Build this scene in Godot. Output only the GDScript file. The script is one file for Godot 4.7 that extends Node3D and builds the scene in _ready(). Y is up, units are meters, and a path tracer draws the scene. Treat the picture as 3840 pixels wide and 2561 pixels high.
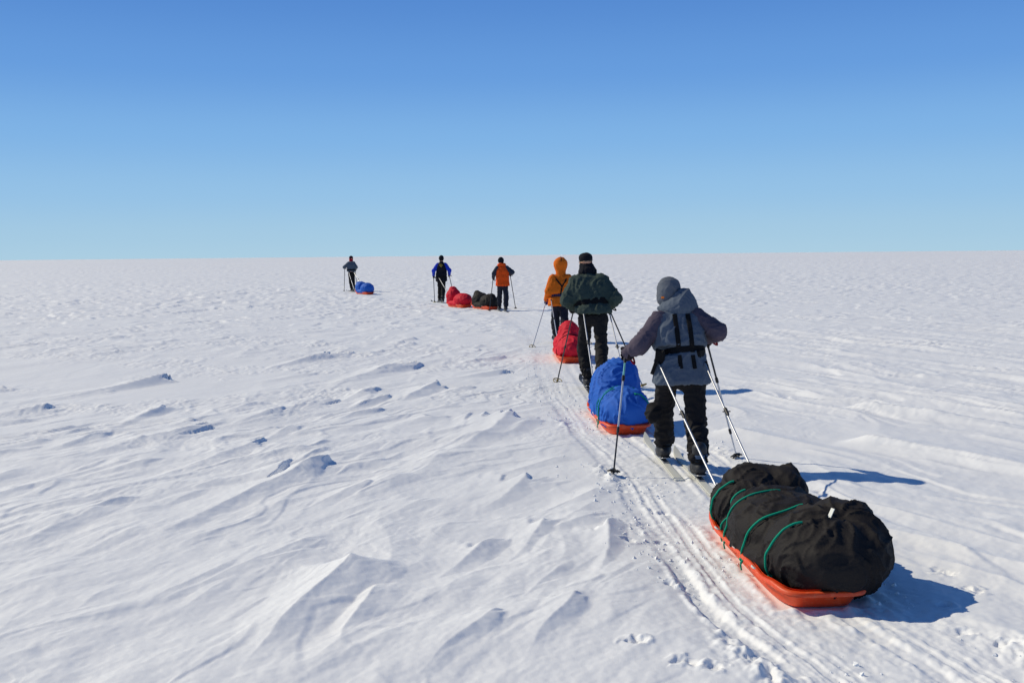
extends Node3D

# ------------------------------------------------------------------ signed distance field, meshed as surface nets
class Field:
	var o := Vector3.ZERO
	var c := 0.02
	var nx := 0
	var ny := 0
	var nz := 0
	var f := PackedFloat32Array()

	func _init(lo: Vector3, hi: Vector3, cell: float):
		c = cell
		o = lo - Vector3.ONE * cell * 3.0
		nx = int(ceil((hi.x - lo.x) / cell)) + 7
		ny = int(ceil((hi.y - lo.y) / cell)) + 7
		nz = int(ceil((hi.z - lo.z) / cell)) + 7
		f.resize(nx * ny * nz)
		f.fill(1.0)

	func put(n: int, d: float, k: float, sub: bool) -> void:
		var g := f[n]
		if sub:
			var h := maxf(k - absf(-d - g), 0.0) / k
			f[n] = maxf(-d, g) + h * h * k * 0.25
		else:
			var h2 := maxf(k - absf(d - g), 0.0) / k
			f[n] = minf(d, g) - h2 * h2 * k * 0.25

	func cap(a: Vector3, b: Vector3, ra: float, rb: float, k: float, sub := false) -> void:
		var m := maxf(ra, rb) + k + 3.0 * c
		var lo := ((a.min(b) - Vector3.ONE * m - o) / c).floor()
		var hi := ((a.max(b) + Vector3.ONE * m - o) / c).ceil()
		var x0 := maxi(int(lo.x), 0)
		var y0 := maxi(int(lo.y), 0)
		var z0 := maxi(int(lo.z), 0)
		var x1 := mini(int(hi.x), nx)
		var y1 := mini(int(hi.y), ny)
		var z1 := mini(int(hi.z), nz)
		var ab := b - a
		var ax := ab.x
		var ay := ab.y
		var az := ab.z
		var il := 1.0 / maxf(ab.length_squared(), 1e-9)
		var dr := rb - ra
		for kz in range(z0, z1):
			var pz := o.z + kz * c - a.z
			for jy in range(y0, y1):
				var py := o.y + jy * c - a.y
				var base := (kz * ny + jy) * nx
				var s := py * ay + pz * az
				for ix in range(x0, x1):
					var px := o.x + ix * c - a.x
					var t := clampf((px * ax + s) * il, 0.0, 1.0)
					var qx := px - ax * t
					var qy := py - ay * t
					var qz := pz - az * t
					put(base + ix, sqrt(qx * qx + qy * qy + qz * qz) - ra - dr * t, k, sub)

	func ell(p: Vector3, r: Vector3, rot: Vector3, k: float, sub := false) -> void:
		var m := maxf(r.x, maxf(r.y, r.z)) + k + 3.0 * c
		var lo := ((p - Vector3.ONE * m - o) / c).floor()
		var hi := ((p + Vector3.ONE * m - o) / c).ceil()
		var inv := Basis.from_euler(rot).transposed()
		var mr := minf(r.x, minf(r.y, r.z))
		for kz in range(maxi(int(lo.z), 0), mini(int(hi.z), nz)):
			for jy in range(maxi(int(lo.y), 0), mini(int(hi.y), ny)):
				var base := (kz * ny + jy) * nx
				for ix in range(maxi(int(lo.x), 0), mini(int(hi.x), nx)):
					var q := inv * (o + Vector3(ix, jy, kz) * c - p)
					var l := (q / r).length()
					var l2 := (q / (r * r)).length()
					put(base + ix, l * (l - 1.0) / l2 if l2 > 1e-6 else -mr, k, sub)

	func cut(p: Vector3, n: Vector3, k := 0.012) -> void:   # keeps the side the normal points away from
		for kz in nz:
			for jy in ny:
				var base := (kz * ny + jy) * nx
				var s := (o.y + jy * c - p.y) * n.y + (o.z + kz * c - p.z) * n.z
				for ix in nx:
					var g := f[base + ix]
					if g < 0.2:
						var d := s + (o.x + ix * c - p.x) * n.x
						var h := maxf(k - absf(d - g), 0.0) / k
						f[base + ix] = maxf(d, g) + h * h * k * 0.25

	func at(p: Vector3) -> float:
		var q := (p - o) / c
		var i := int(floor(q.x))
		var j := int(floor(q.y))
		var l := int(floor(q.z))
		if i < 0 or j < 0 or l < 0 or i >= nx - 1 or j >= ny - 1 or l >= nz - 1:
			return 1.0
		var u := q.x - i
		var v := q.y - j
		var w := q.z - l
		var n := (l * ny + j) * nx + i
		var sy := nx
		var sz := nx * ny
		var a := lerpf(lerpf(f[n], f[n + 1], u), lerpf(f[n + sy], f[n + sy + 1], u), v)
		var b := lerpf(lerpf(f[n + sz], f[n + sz + 1], u), lerpf(f[n + sz + sy], f[n + sz + sy + 1], u), v)
		return lerpf(a, b, w)

	func hit(p: Vector3, dir: Vector3) -> Vector3:   # first surface point along a ray
		var q := p
		for i in 160:
			var d := at(q)
			if d < 0.001:
				break
			q += dir * clampf(d * 0.8, 0.0015, 0.02)
		return q

	func net() -> Array:
		var ids := PackedInt32Array()
		ids.resize(nx * ny * nz)
		ids.fill(-1)
		var vs := PackedVector3Array()
		var ix := PackedInt32Array()
		var sy := nx
		var sz := nx * ny
		var off := [0, 1, sy, sy + 1, sz, sz + 1, sz + sy, sz + sy + 1]
		var pos := [Vector3(0, 0, 0), Vector3(1, 0, 0), Vector3(0, 1, 0), Vector3(1, 1, 0), Vector3(0, 0, 1), Vector3(1, 0, 1), Vector3(0, 1, 1), Vector3(1, 1, 1)]
		var ed := [[0, 1], [2, 3], [4, 5], [6, 7], [0, 2], [1, 3], [4, 6], [5, 7], [0, 4], [1, 5], [2, 6], [3, 7]]
		var lim := c * 2.2
		for kz in range(0, nz - 1):
			for jy in range(0, ny - 1):
				var base := (kz * ny + jy) * nx
				for i in range(0, nx - 1):
					var n := base + i
					if absf(f[n]) > lim:
						continue
					var s := 0
					for e in 8:
						if f[n + off[e]] < 0.0:
							s += 1
					if s == 0 or s == 8:
						continue
					var sum := Vector3.ZERO
					var cnt := 0
					for e in ed:
						var a: float = f[n + off[e[0]]]
						var b: float = f[n + off[e[1]]]
						if (a < 0.0) != (b < 0.0):
							sum += (pos[e[0]] as Vector3).lerp(pos[e[1]], a / (a - b))
							cnt += 1
					ids[n] = vs.size()
					vs.append(o + (Vector3(i, jy, kz) + sum / cnt) * c)
		var strides := [1, sy, sz]
		for kz in range(1, nz - 1):
			for jy in range(1, ny - 1):
				var base := (kz * ny + jy) * nx
				for i in range(1, nx - 1):
					var n := base + i
					if ids[n] < 0:
						continue
					var a := f[n]
					for d in 3:
						var b := f[n + strides[d]]
						if (a < 0.0) == (b < 0.0):
							continue
						var u: int = strides[(d + 1) % 3]
						var v: int = strides[(d + 2) % 3]
						var q0 := ids[n]
						var q1 := ids[n - u]
						var q2 := ids[n - u - v]
						var q3 := ids[n - v]
						if q0 < 0 or q1 < 0 or q2 < 0 or q3 < 0:
							continue
						if a < 0.0:
							ix.append_array([q0, q2, q1, q0, q3, q2])
						else:
							ix.append_array([q0, q1, q2, q0, q2, q3])
		return [vs, ix]

# ------------------------------------------------------------------ a mesh being collected
class Build:
	var vs := PackedVector3Array()
	var ns := PackedVector3Array()
	var ix := PackedInt32Array()

	func add(v: PackedVector3Array, n: PackedVector3Array, i: PackedInt32Array) -> void:
		var b := vs.size()
		vs.append_array(v)
		ns.append_array(n)
		for k in i:
			ix.append(k + b)

	func tube(pts: Array, r, sides := 8, closed := false) -> void:
		var n := pts.size()
		var b := vs.size()
		var t0: Vector3 = (pts[1] - pts[0]).normalized()
		var up := Vector3.UP if absf(t0.y) < 0.9 else Vector3.RIGHT
		var s := t0.cross(up).normalized()
		for i in n:
			var t: Vector3
			if closed:
				t = (pts[(i + 1) % n] - pts[(i + n - 1) % n]).normalized()
			else:
				t = (pts[mini(i + 1, n - 1)] - pts[maxi(i - 1, 0)]).normalized()
			s = (s - t * s.dot(t)).normalized()
			var w := t.cross(s)
			var rr: float = r[i] if r is Array else r
			for k in sides:
				var a := TAU * k / sides
				var d := s * cos(a) + w * sin(a)
				vs.append(pts[i] + d * rr)
				ns.append(d)
		var last := n if closed else n - 1
		for i in last:
			var j := (i + 1) % n
			for k in sides:
				var l := (k + 1) % sides
				ix.append_array([b + i * sides + k, b + j * sides + k, b + j * sides + l, b + i * sides + k, b + j * sides + l, b + i * sides + l])
		if not closed:
			for e in 2:
				var i := 0 if e == 0 else n - 1
				var dirn: Vector3 = (pts[0] - pts[1]).normalized() if e == 0 else (pts[n - 1] - pts[n - 2]).normalized()
				var m := vs.size()
				vs.append(pts[i])
				ns.append(dirn)
				for k in sides:
					vs.append(vs[b + i * sides + k])
					ns.append(dirn)
				for k in sides:
					ix.append_array([m, m + 1 + k, m + 1 + (k + 1) % sides] if e == 0 else [m, m + 1 + (k + 1) % sides, m + 1 + k])

	func quad(b: int) -> void:   # wound so that its front is where its normals point
		if (vs[b + 2] - vs[b]).cross(vs[b + 1] - vs[b]).dot(ns[b]) > 0.0:
			ix.append_array([b, b + 1, b + 2, b, b + 2, b + 3])
		else:
			ix.append_array([b, b + 2, b + 1, b, b + 3, b + 2])

	func box(xf: Transform3D, size: Vector3, ch := 0.003) -> void:   # a box with chamfered edges
		var h := size * 0.5
		var c := minf(ch, minf(h.x, minf(h.y, h.z)) * 0.8)
		for ax in 3:
			for sg in [-1.0, 1.0]:
				var n := Vector3.ZERO
				n[ax] = sg
				var u := (ax + 1) % 3
				var w := (ax + 2) % 3
				var b := vs.size()
				for q in [[-1, -1], [1, -1], [1, 1], [-1, 1]]:
					var p := Vector3.ZERO
					p[ax] = sg * h[ax]
					p[u] = q[0] * (h[u] - c)
					p[w] = q[1] * (h[w] - c)
					vs.append(xf * p)
					ns.append(xf.basis * n)
				quad(b)
		for ax in 3:
			var u := (ax + 1) % 3
			var w := (ax + 2) % 3
			for su in [-1.0, 1.0]:
				for sw in [-1.0, 1.0]:
					var n := Vector3.ZERO
					n[u] = su * 0.707
					n[w] = sw * 0.707
					var b := vs.size()
					for q in [[-1, 0], [1, 0], [1, 1], [-1, 1]]:
						var p := Vector3.ZERO
						p[ax] = q[0] * (h[ax] - c * 0.5)
						p[u] = su * (h[u] if q[1] == 0 else h[u] - c)
						p[w] = sw * (h[w] - c if q[1] == 0 else h[w])
						vs.append(xf * p)
						ns.append(xf.basis * n)
					quad(b)

	func grid(pts: Array, closed := false) -> void:   # rows of points with equal counts
		var b := vs.size()
		var rows := pts.size()
		var cols: int = pts[0].size()
		for row in pts:
			for p in row:
				vs.append(p)
				ns.append(Vector3.ZERO)
		var i0 := ix.size()
		for r in rows - 1:
			for k in (cols if closed else cols - 1):
				var l := (k + 1) % cols
				ix.append_array([b + r * cols + k, b + (r + 1) * cols + k, b + (r + 1) * cols + l, b + r * cols + k, b + (r + 1) * cols + l, b + r * cols + l])
		for t in range(i0, ix.size(), 3):
			var n := (vs[ix[t + 2]] - vs[ix[t]]).cross(vs[ix[t + 1]] - vs[ix[t]])
			for e in 3:
				ns[ix[t + e]] += n
		for v in range(b, vs.size()):
			ns[v] = ns[v].normalized()

	func ribbon(pts: Array, outs: Array, w: float, th: float) -> void:   # webbing with a face of width w turned to outs
		var rows := []
		for i in pts.size():
			var t: Vector3 = (pts[mini(i + 1, pts.size() - 1)] - pts[maxi(i - 1, 0)]).normalized()
			var s: Vector3 = t.cross(outs[i]).normalized()
			var n := s.cross(t)
			if n.dot(outs[i]) < 0.0:
				n = -n
			var p: Vector3 = pts[i]
			rows.append([p + s * w * 0.5 - n * th, p + s * w * 0.5 + n * th * 0.6, p + s * w * 0.42 + n * th, p - s * w * 0.42 + n * th, p - s * w * 0.5 + n * th * 0.6, p - s * w * 0.5 - n * th])
		grid(rows, true)

# ------------------------------------------------------------------ naming, committing
var taken := {}
func numbered(called: String) -> String:
	if not taken.has(called):
		taken[called] = 0
		return called
	taken[called] += 1
	return "%s_%03d" % [called, taken[called]]

func thing(called: String, label: String, category: String, at := Vector3.ZERO, turn := 0.0, group := "") -> Node3D:
	var t := Node3D.new()
	t.name = numbered(called)
	add_child(t)
	t.position = at
	t.rotation.y = turn
	tag(t, label, category, group)
	return t

func tag(t: Node, label: String, category: String, group := "") -> void:
	t.set_meta("label", label)
	t.set_meta("category", category)
	if group:
		t.set_meta("group", group)

func mesh_of(b: Build) -> ArrayMesh:
	var a := []
	a.resize(Mesh.ARRAY_MAX)
	a[Mesh.ARRAY_VERTEX] = b.vs
	a[Mesh.ARRAY_NORMAL] = b.ns
	a[Mesh.ARRAY_INDEX] = b.ix
	var m := ArrayMesh.new()
	m.add_surface_from_arrays(Mesh.PRIMITIVE_TRIANGLES, a)
	return m

func part(called: String, b: Build, m: Material, parent: Node) -> MeshInstance3D:
	var o := MeshInstance3D.new()
	o.name = called
	o.mesh = mesh_of(b)
	o.material_override = m
	parent.add_child(o, true)
	return o

func normals_of(vs: PackedVector3Array, ix: PackedInt32Array) -> PackedVector3Array:
	var ns := PackedVector3Array()
	ns.resize(vs.size())
	for t in range(0, ix.size(), 3):
		var a := ix[t]
		var b := ix[t + 1]
		var c := ix[t + 2]
		var n := (vs[c] - vs[a]).cross(vs[b] - vs[a])
		ns[a] += n
		ns[b] += n
		ns[c] += n
	for i in ns.size():
		ns[i] = ns[i].normalized()
	return ns

# prims: ["c", a, b, ra, rb, k]  capsule   ["e", centre, radii, euler, k]  ellipsoid   "s"/"d" the same cut away   ["p", point, normal]  plane
func field(prims: Array, cell: float) -> Field:
	var lo := Vector3.ONE * 1e6
	var hi := -lo
	for p in prims:
		if p[0] == "c":
			var r: float = maxf(p[3], p[4]) + 0.01
			lo = lo.min((p[1] as Vector3).min(p[2]) - Vector3.ONE * r)
			hi = hi.max((p[1] as Vector3).max(p[2]) + Vector3.ONE * r)
		elif p[0] == "e":
			var q: Vector3 = p[2]
			var r2 := maxf(q.x, maxf(q.y, q.z)) + 0.01
			if (p[3] as Vector3).length() < 0.01:
				lo = lo.min(p[1] - q - Vector3.ONE * 0.01)
				hi = hi.max(p[1] + q + Vector3.ONE * 0.01)
			else:
				lo = lo.min(p[1] - Vector3.ONE * r2)
				hi = hi.max(p[1] + Vector3.ONE * r2)
	var fl := Field.new(lo, hi, cell)
	for p in prims:
		match p[0]:
			"c": fl.cap(p[1], p[2], p[3], p[4], p[5])
			"s": fl.cap(p[1], p[2], p[3], p[4], p[5], true)
			"e": fl.ell(p[1], p[2], p[3], p[4])
			"d": fl.ell(p[1], p[2], p[3], p[4], true)
			"p": fl.cut(p[1], p[2])
	return fl

func skin_of(fl: Field, fold = null) -> Build:
	var r := fl.net()
	var b := Build.new()
	b.vs = r[0]
	b.ix = r[1]
	b.ns = normals_of(b.vs, b.ix)
	if fold != null:
		for i in b.vs.size():
			b.vs[i] += b.ns[i] * fold.call(b.vs[i])
		b.ns = normals_of(b.vs, b.ix)
	return b

# ------------------------------------------------------------------ noise and materials
func noise(sd: int, fr: float, oct := 1) -> FastNoiseLite:
	var n := FastNoiseLite.new()
	n.noise_type = FastNoiseLite.TYPE_SIMPLEX_SMOOTH
	n.seed = sd
	n.frequency = fr
	n.fractal_type = FastNoiseLite.FRACTAL_FBM if oct > 1 else FastNoiseLite.FRACTAL_NONE
	n.fractal_octaves = oct
	return n

var folds := noise(11, 1.0)
func crease(p: Vector3, fx: float, fy: float, fz: float, sharp: float) -> float:   # ridges of bunched cloth
	var w := folds.get_noise_3d(p.x * 3.1 + 9.0, p.y * 3.1, p.z * 3.1) * 0.8
	var n := folds.get_noise_3d(p.x * fx + w, p.y * fy + w, p.z * fz - w)
	return pow(1.0 - absf(n), sharp)

func cloth_fold(amp: float, seed_at: float, fy := 5.0) -> Callable:
	return func(p: Vector3) -> float:
		var q := p + Vector3.ONE * seed_at
		return amp * (crease(q, 6.0, fy, 6.0, 4.0) - 0.35) + amp * 0.5 * (crease(q * 2.1, 6.0, fy, 6.0, 3.0) - 0.4)

func leg_fold(amp: float, seed_at: float) -> Callable:
	return func(p: Vector3) -> float:
		var q := p + Vector3.ONE * seed_at
		var low := 1.0 + 1.2 * smoothstep(0.6, 0.15, p.y)
		return amp * low * (crease(q, 4.0, 11.0, 4.0, 3.0) - 0.4) + amp * 0.7 * (crease(q, 7.0, 3.0, 7.0, 3.0) - 0.4)

var weave: ImageTexture
var weave_normal: ImageTexture
var grain_normal: ImageTexture
func textures() -> void:
	var n := noise(5, 0.09, 3)
	var im := n.get_seamless_image(256, 256)
	im.convert(Image.FORMAT_RGBA8)
	weave = ImageTexture.create_from_image(im)
	var n2 := noise(6, 0.05, 4)
	var im2 := n2.get_seamless_image(512, 512)
	im2.convert(Image.FORMAT_RGBA8)
	im2.bump_map_to_normal_map(5.0)
	weave_normal = ImageTexture.create_from_image(im2)
	var n3 := noise(8, 0.055, 5)
	n3.fractal_gain = 0.62
	var im3 := n3.get_seamless_image(1024, 1024)
	im3.convert(Image.FORMAT_RGBA8)
	im3.bump_map_to_normal_map(6.0)
	grain_normal = ImageTexture.create_from_image(im3)

func cloth(c: Color, rough := 0.85, bump := 0.35, sheen := 0.0) -> StandardMaterial3D:
	var m := StandardMaterial3D.new()
	m.albedo_color = c
	m.roughness = rough
	m.metallic_specular = 0.3
	m.normal_enabled = true
	m.normal_texture = weave_normal
	m.normal_scale = bump
	m.uv1_triplanar = true
	m.uv1_scale = Vector3.ONE * 3.0
	if sheen > 0.0:
		m.rim_enabled = true
		m.rim = sheen
	return m

func plain(c: Color, rough := 0.5, metal := 0.0) -> StandardMaterial3D:
	var m := StandardMaterial3D.new()
	m.albedo_color = c
	m.roughness = rough
	m.metallic = metal
	return m

func rgb(r: int, g: int, b: int) -> Color:
	return Color8(r, g, b)

# ------------------------------------------------------------------ the snow
var track := PackedFloat32Array()      # x of the trail for every 0.05 m of distance ahead
const TRAIL := [[0.0, 2.05], [2.0, 1.98], [3.0, 1.86], [4.0, 1.68], [4.7, 1.53], [5.5, 1.47], [6.4, 1.42], [7.8, 1.38], [8.7, 1.29], [9.7, 1.16], [10.5, 1.12], [12.0, 1.04], [13.0, 1.02], [16.0, 0.96], [19.8, 0.95], [24.0, 0.75], [28.0, 0.35], [32.4, -0.35], [34.5, -1.45], [39.0, -2.75], [44.0, -5.2], [50.0, -7.95], [62.0, -13.0], [100.0, -30.0], [121.0, -40.0]]
const GROOVES := [[-0.54, 0.05, 0.032], [-0.44, 0.018, 0.009], [-0.36, 0.022, 0.012], [-0.27, 0.018, 0.01], [-0.085, 0.042, 0.018], [0.085, 0.042, 0.018], [0.2, 0.016, 0.008], [0.27, 0.022, 0.012], [0.36, 0.018, 0.012], [0.45, 0.024, 0.013]]
var n_large := noise(21, 0.03, 2)
var n_far := noise(22, 0.006, 2)
var n_mask := noise(23, 0.11, 2)
var n_ridge := noise(24, 0.8, 2)
var n_step := noise(25, 0.9, 3)
var n_warp := noise(26, 0.45, 2)
var n_fine := noise(27, 5.0, 3)
var n_crumb := noise(28, 17.0, 2)
var n_patch := noise(33, 0.42, 3)
var n_wide := noise(29, 0.25, 3)
var presses := []       # [centre, turn, half width, half length, height]: snow pressed down by sleds and skis
var hash_p := []
var tongues := []
var hash_t := []
const PITS := [[2.313, -5.375], [2.359, -5.344], [2.354, -5.086], [2.387, -5.044], [2.127, -4.832], [2.064, -4.5], [0.524, -4.383], [0.56, -4.37], [0.7, -4.148], [0.75, -4.13], [0.837, -4.09], [1.009, -6.71], [2.233, -7.226], [0.814, -7.354], [0.625, -11.614], [0.708, -6.039], [0.908, -6.032], [0.826, -5.18], [0.87, -5.2], [2.168, -4.341]]
const HC := 0.6
const HX := 60
const HZ := 100

func trail_table() -> void:
	for i in 2400:
		var d := i * 0.05
		var k := 0
		while k < TRAIL.size() - 2 and TRAIL[k + 1][0] < d:
			k += 1
		var p0: Array = TRAIL[maxi(k - 1, 0)]
		var p1: Array = TRAIL[k]
		var p2: Array = TRAIL[k + 1]
		var p3: Array = TRAIL[mini(k + 2, TRAIL.size() - 1)]
		var u: float = (d - p1[0]) / (p2[0] - p1[0])
		var m1: float = (p2[1] - p0[1]) / maxf(p2[0] - p0[0], 0.01) * (p2[0] - p1[0])
		var m2: float = (p3[1] - p1[1]) / maxf(p3[0] - p1[0], 0.01) * (p2[0] - p1[0])
		var u2 := u * u
		var u3 := u2 * u
		track.append((2.0 * u3 - 3.0 * u2 + 1.0) * p1[1] + (u3 - 2.0 * u2 + u) * m1 + (-2.0 * u3 + 3.0 * u2) * p2[1] + (u3 - u2) * m2)

func trail_x(d: float) -> float:
	var q := clampf(d, 0.0, 119.0) * 20.0
	var i := int(q)
	return lerpf(track[i], track[i + 1], q - i)

# a drift: low at a, rising to a blunt end at b; sl and sr are the widths of its sunny and its lee flank
func tongue(a: Vector2, b: Vector2, h: float, sl: float, sr: float, drop := 0.06) -> void:
	var id := tongues.size()
	tongues.append([a, b, h, sl, sr, drop])
	var m := maxf(sl, sr) + 0.1
	var lo := a.min(b) - Vector2(m, m)
	var hi := a.max(b) + Vector2(m, m)
	for j in range(maxi(int((lo.y + HZ * HC) / HC), 0), mini(int((hi.y + HZ * HC) / HC) + 1, HZ)):
		for i in range(maxi(int((lo.x + HX * HC * 0.5) / HC), 0), mini(int((hi.x + HX * HC * 0.5) / HC) + 1, HX)):
			hash_t[j * HX + i].append(id)

func press(x: float, z: float, turn: float, hw: float, hl: float, y: float) -> void:
	var id := presses.size()
	presses.append([x, z, cos(turn), sin(turn), hw, hl, y])
	var m := hl + 0.25
	for j2 in range(maxi(int((z - m + HZ * HC) / HC), 0), mini(int((z + m + HZ * HC) / HC) + 1, HZ)):
		for i in range(maxi(int((x - m + HX * HC * 0.5) / HC), 0), mini(int((x + m + HX * HC * 0.5) / HC) + 1, HX)):
			hash_p[j2 * HX + i].append(id)

func make_drifts() -> void:
	for i in HX * HZ:
		hash_t.append([])
		hash_p.append([])
	# the large drifts in the foreground, placed as they lie
	tongue(Vector2(-1.14, -4.05), Vector2(-0.885, -5.46), 0.145, 0.42, 0.36, 0.22)
	tongue(Vector2(-0.76, -4.25), Vector2(-0.74, -5.05), 0.055, 0.12, 0.18, 0.22)
	tongue(Vector2(-1.9, -4.9), Vector2(-1.25, -6.05), 0.04, 0.3, 0.16, 0.2)
	tongue(Vector2(-2.25, -5.9), Vector2(-1.75, -8.05), 0.11, 0.6, 0.24, 0.09)
	tongue(Vector2(-1.62, -6.6), Vector2(-1.18, -7.5), 0.05, 0.25, 0.2, 0.12)
	tongue(Vector2(0.42, -5.25), Vector2(0.6, -6.35), 0.075, 0.22, 0.13, 0.12)
	tongue(Vector2(-0.1, -5.5), Vector2(0.22, -6.5), 0.055, 0.25, 0.15, 0.12)
	tongue(Vector2(-0.45, -5.1), Vector2(-0.2, -5.95), 0.05, 0.25, 0.16, 0.1)
	tongue(Vector2(0.05, -4.2), Vector2(0.28, -4.85), 0.045, 0.25, 0.12, 0.1)
	tongue(Vector2(-0.42, -4.0), Vector2(-0.12, -4.62), 0.04, 0.22, 0.14, 0.1)
	tongue(Vector2(-0.7, -8.3), Vector2(-0.1, -10.6), 0.11, 0.7, 0.35, 0.15)
	tongue(Vector2(-0.3, -6.7), Vector2(0.1, -7.7), 0.06, 0.35, 0.2, 0.12)
	tongue(Vector2(-3.1, -7.6), Vector2(-2.3, -9.4), 0.07, 0.4, 0.25, 0.08)
	tongue(Vector2(-4.6, -8.2), Vector2(-3.2, -10.2), 0.06, 0.5, 0.3, 0.08)
	tongue(Vector2(-5.9, -12.6), Vector2(-5.0, -14.2), 0.15, 0.5, 0.3, 0.05)
	tongue(Vector2(-3.9, -15.4), Vector2(-3.2, -17.6), 0.15, 0.5, 0.3, 0.05)
	tongue(Vector2(-2.6, -13.5), Vector2(-1.9, -15.8), 0.16, 0.5, 0.5, 0.1)
	tongue(Vector2(-1.6, -11.6), Vector2(-1.0, -13.4), 0.12, 0.4, 0.3, 0.1)
	tongue(Vector2(3.1, -8.2), Vector2(2.1, -9.6), 0.1, 0.3, 0.45, 0.25)
	tongue(Vector2(4.6, -7.0), Vector2(3.2, -9.0), 0.13, 0.3, 0.5, 0.3)
	tongue(Vector2(5.4, -9.0), Vector2(3.9, -11.0), 0.13, 0.3, 0.5, 0.3)
	var rng := RandomNumberGenerator.new()
	rng.seed = 77
	for i in 900:
		var d := 4.0 * pow(13.0, rng.randf())
		var x := rng.randf_range(-0.62, 0.62) * d
		var side := x - trail_x(d)
		var near := smoothstep(4.0, 12.0, d)
		if absf(side) < 0.75:
			continue
		if side > 0.0 and rng.randf() < 0.6:
			continue
		var rough := n_mask.get_noise_2d(x, -d)
		if rng.randf() > (0.55 + rough * 1.6) * (0.4 + 0.6 * near):
			continue
		var ang := rng.randf_range(0.15, 0.85) if side < 0.0 else rng.randf_range(-0.75, -0.3)
		var l := rng.randf_range(lerpf(0.45, 0.25, near), 0.8) * (1.0 + 0.8 * near)
		var w := l * rng.randf_range(0.1, 0.24)
		var h := l * rng.randf_range(0.03, 0.075) * (1.0 if side < 0.0 else 0.55)
		var a := Vector2(x, -d)
		var b := a + Vector2(sin(ang), -cos(ang)) * l
		if absf(b.x - trail_x(-b.y)) < 0.7:
			continue
		if side < 0.0:
			tongue(a, b, h * (0.5 + 0.5 * near), w * 1.7, w * 1.25, rng.randf_range(0.06, 0.14) + 0.14 * (1.0 - near))
		else:
			tongue(a, b, h, w, w * 1.7, 0.2)

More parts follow.
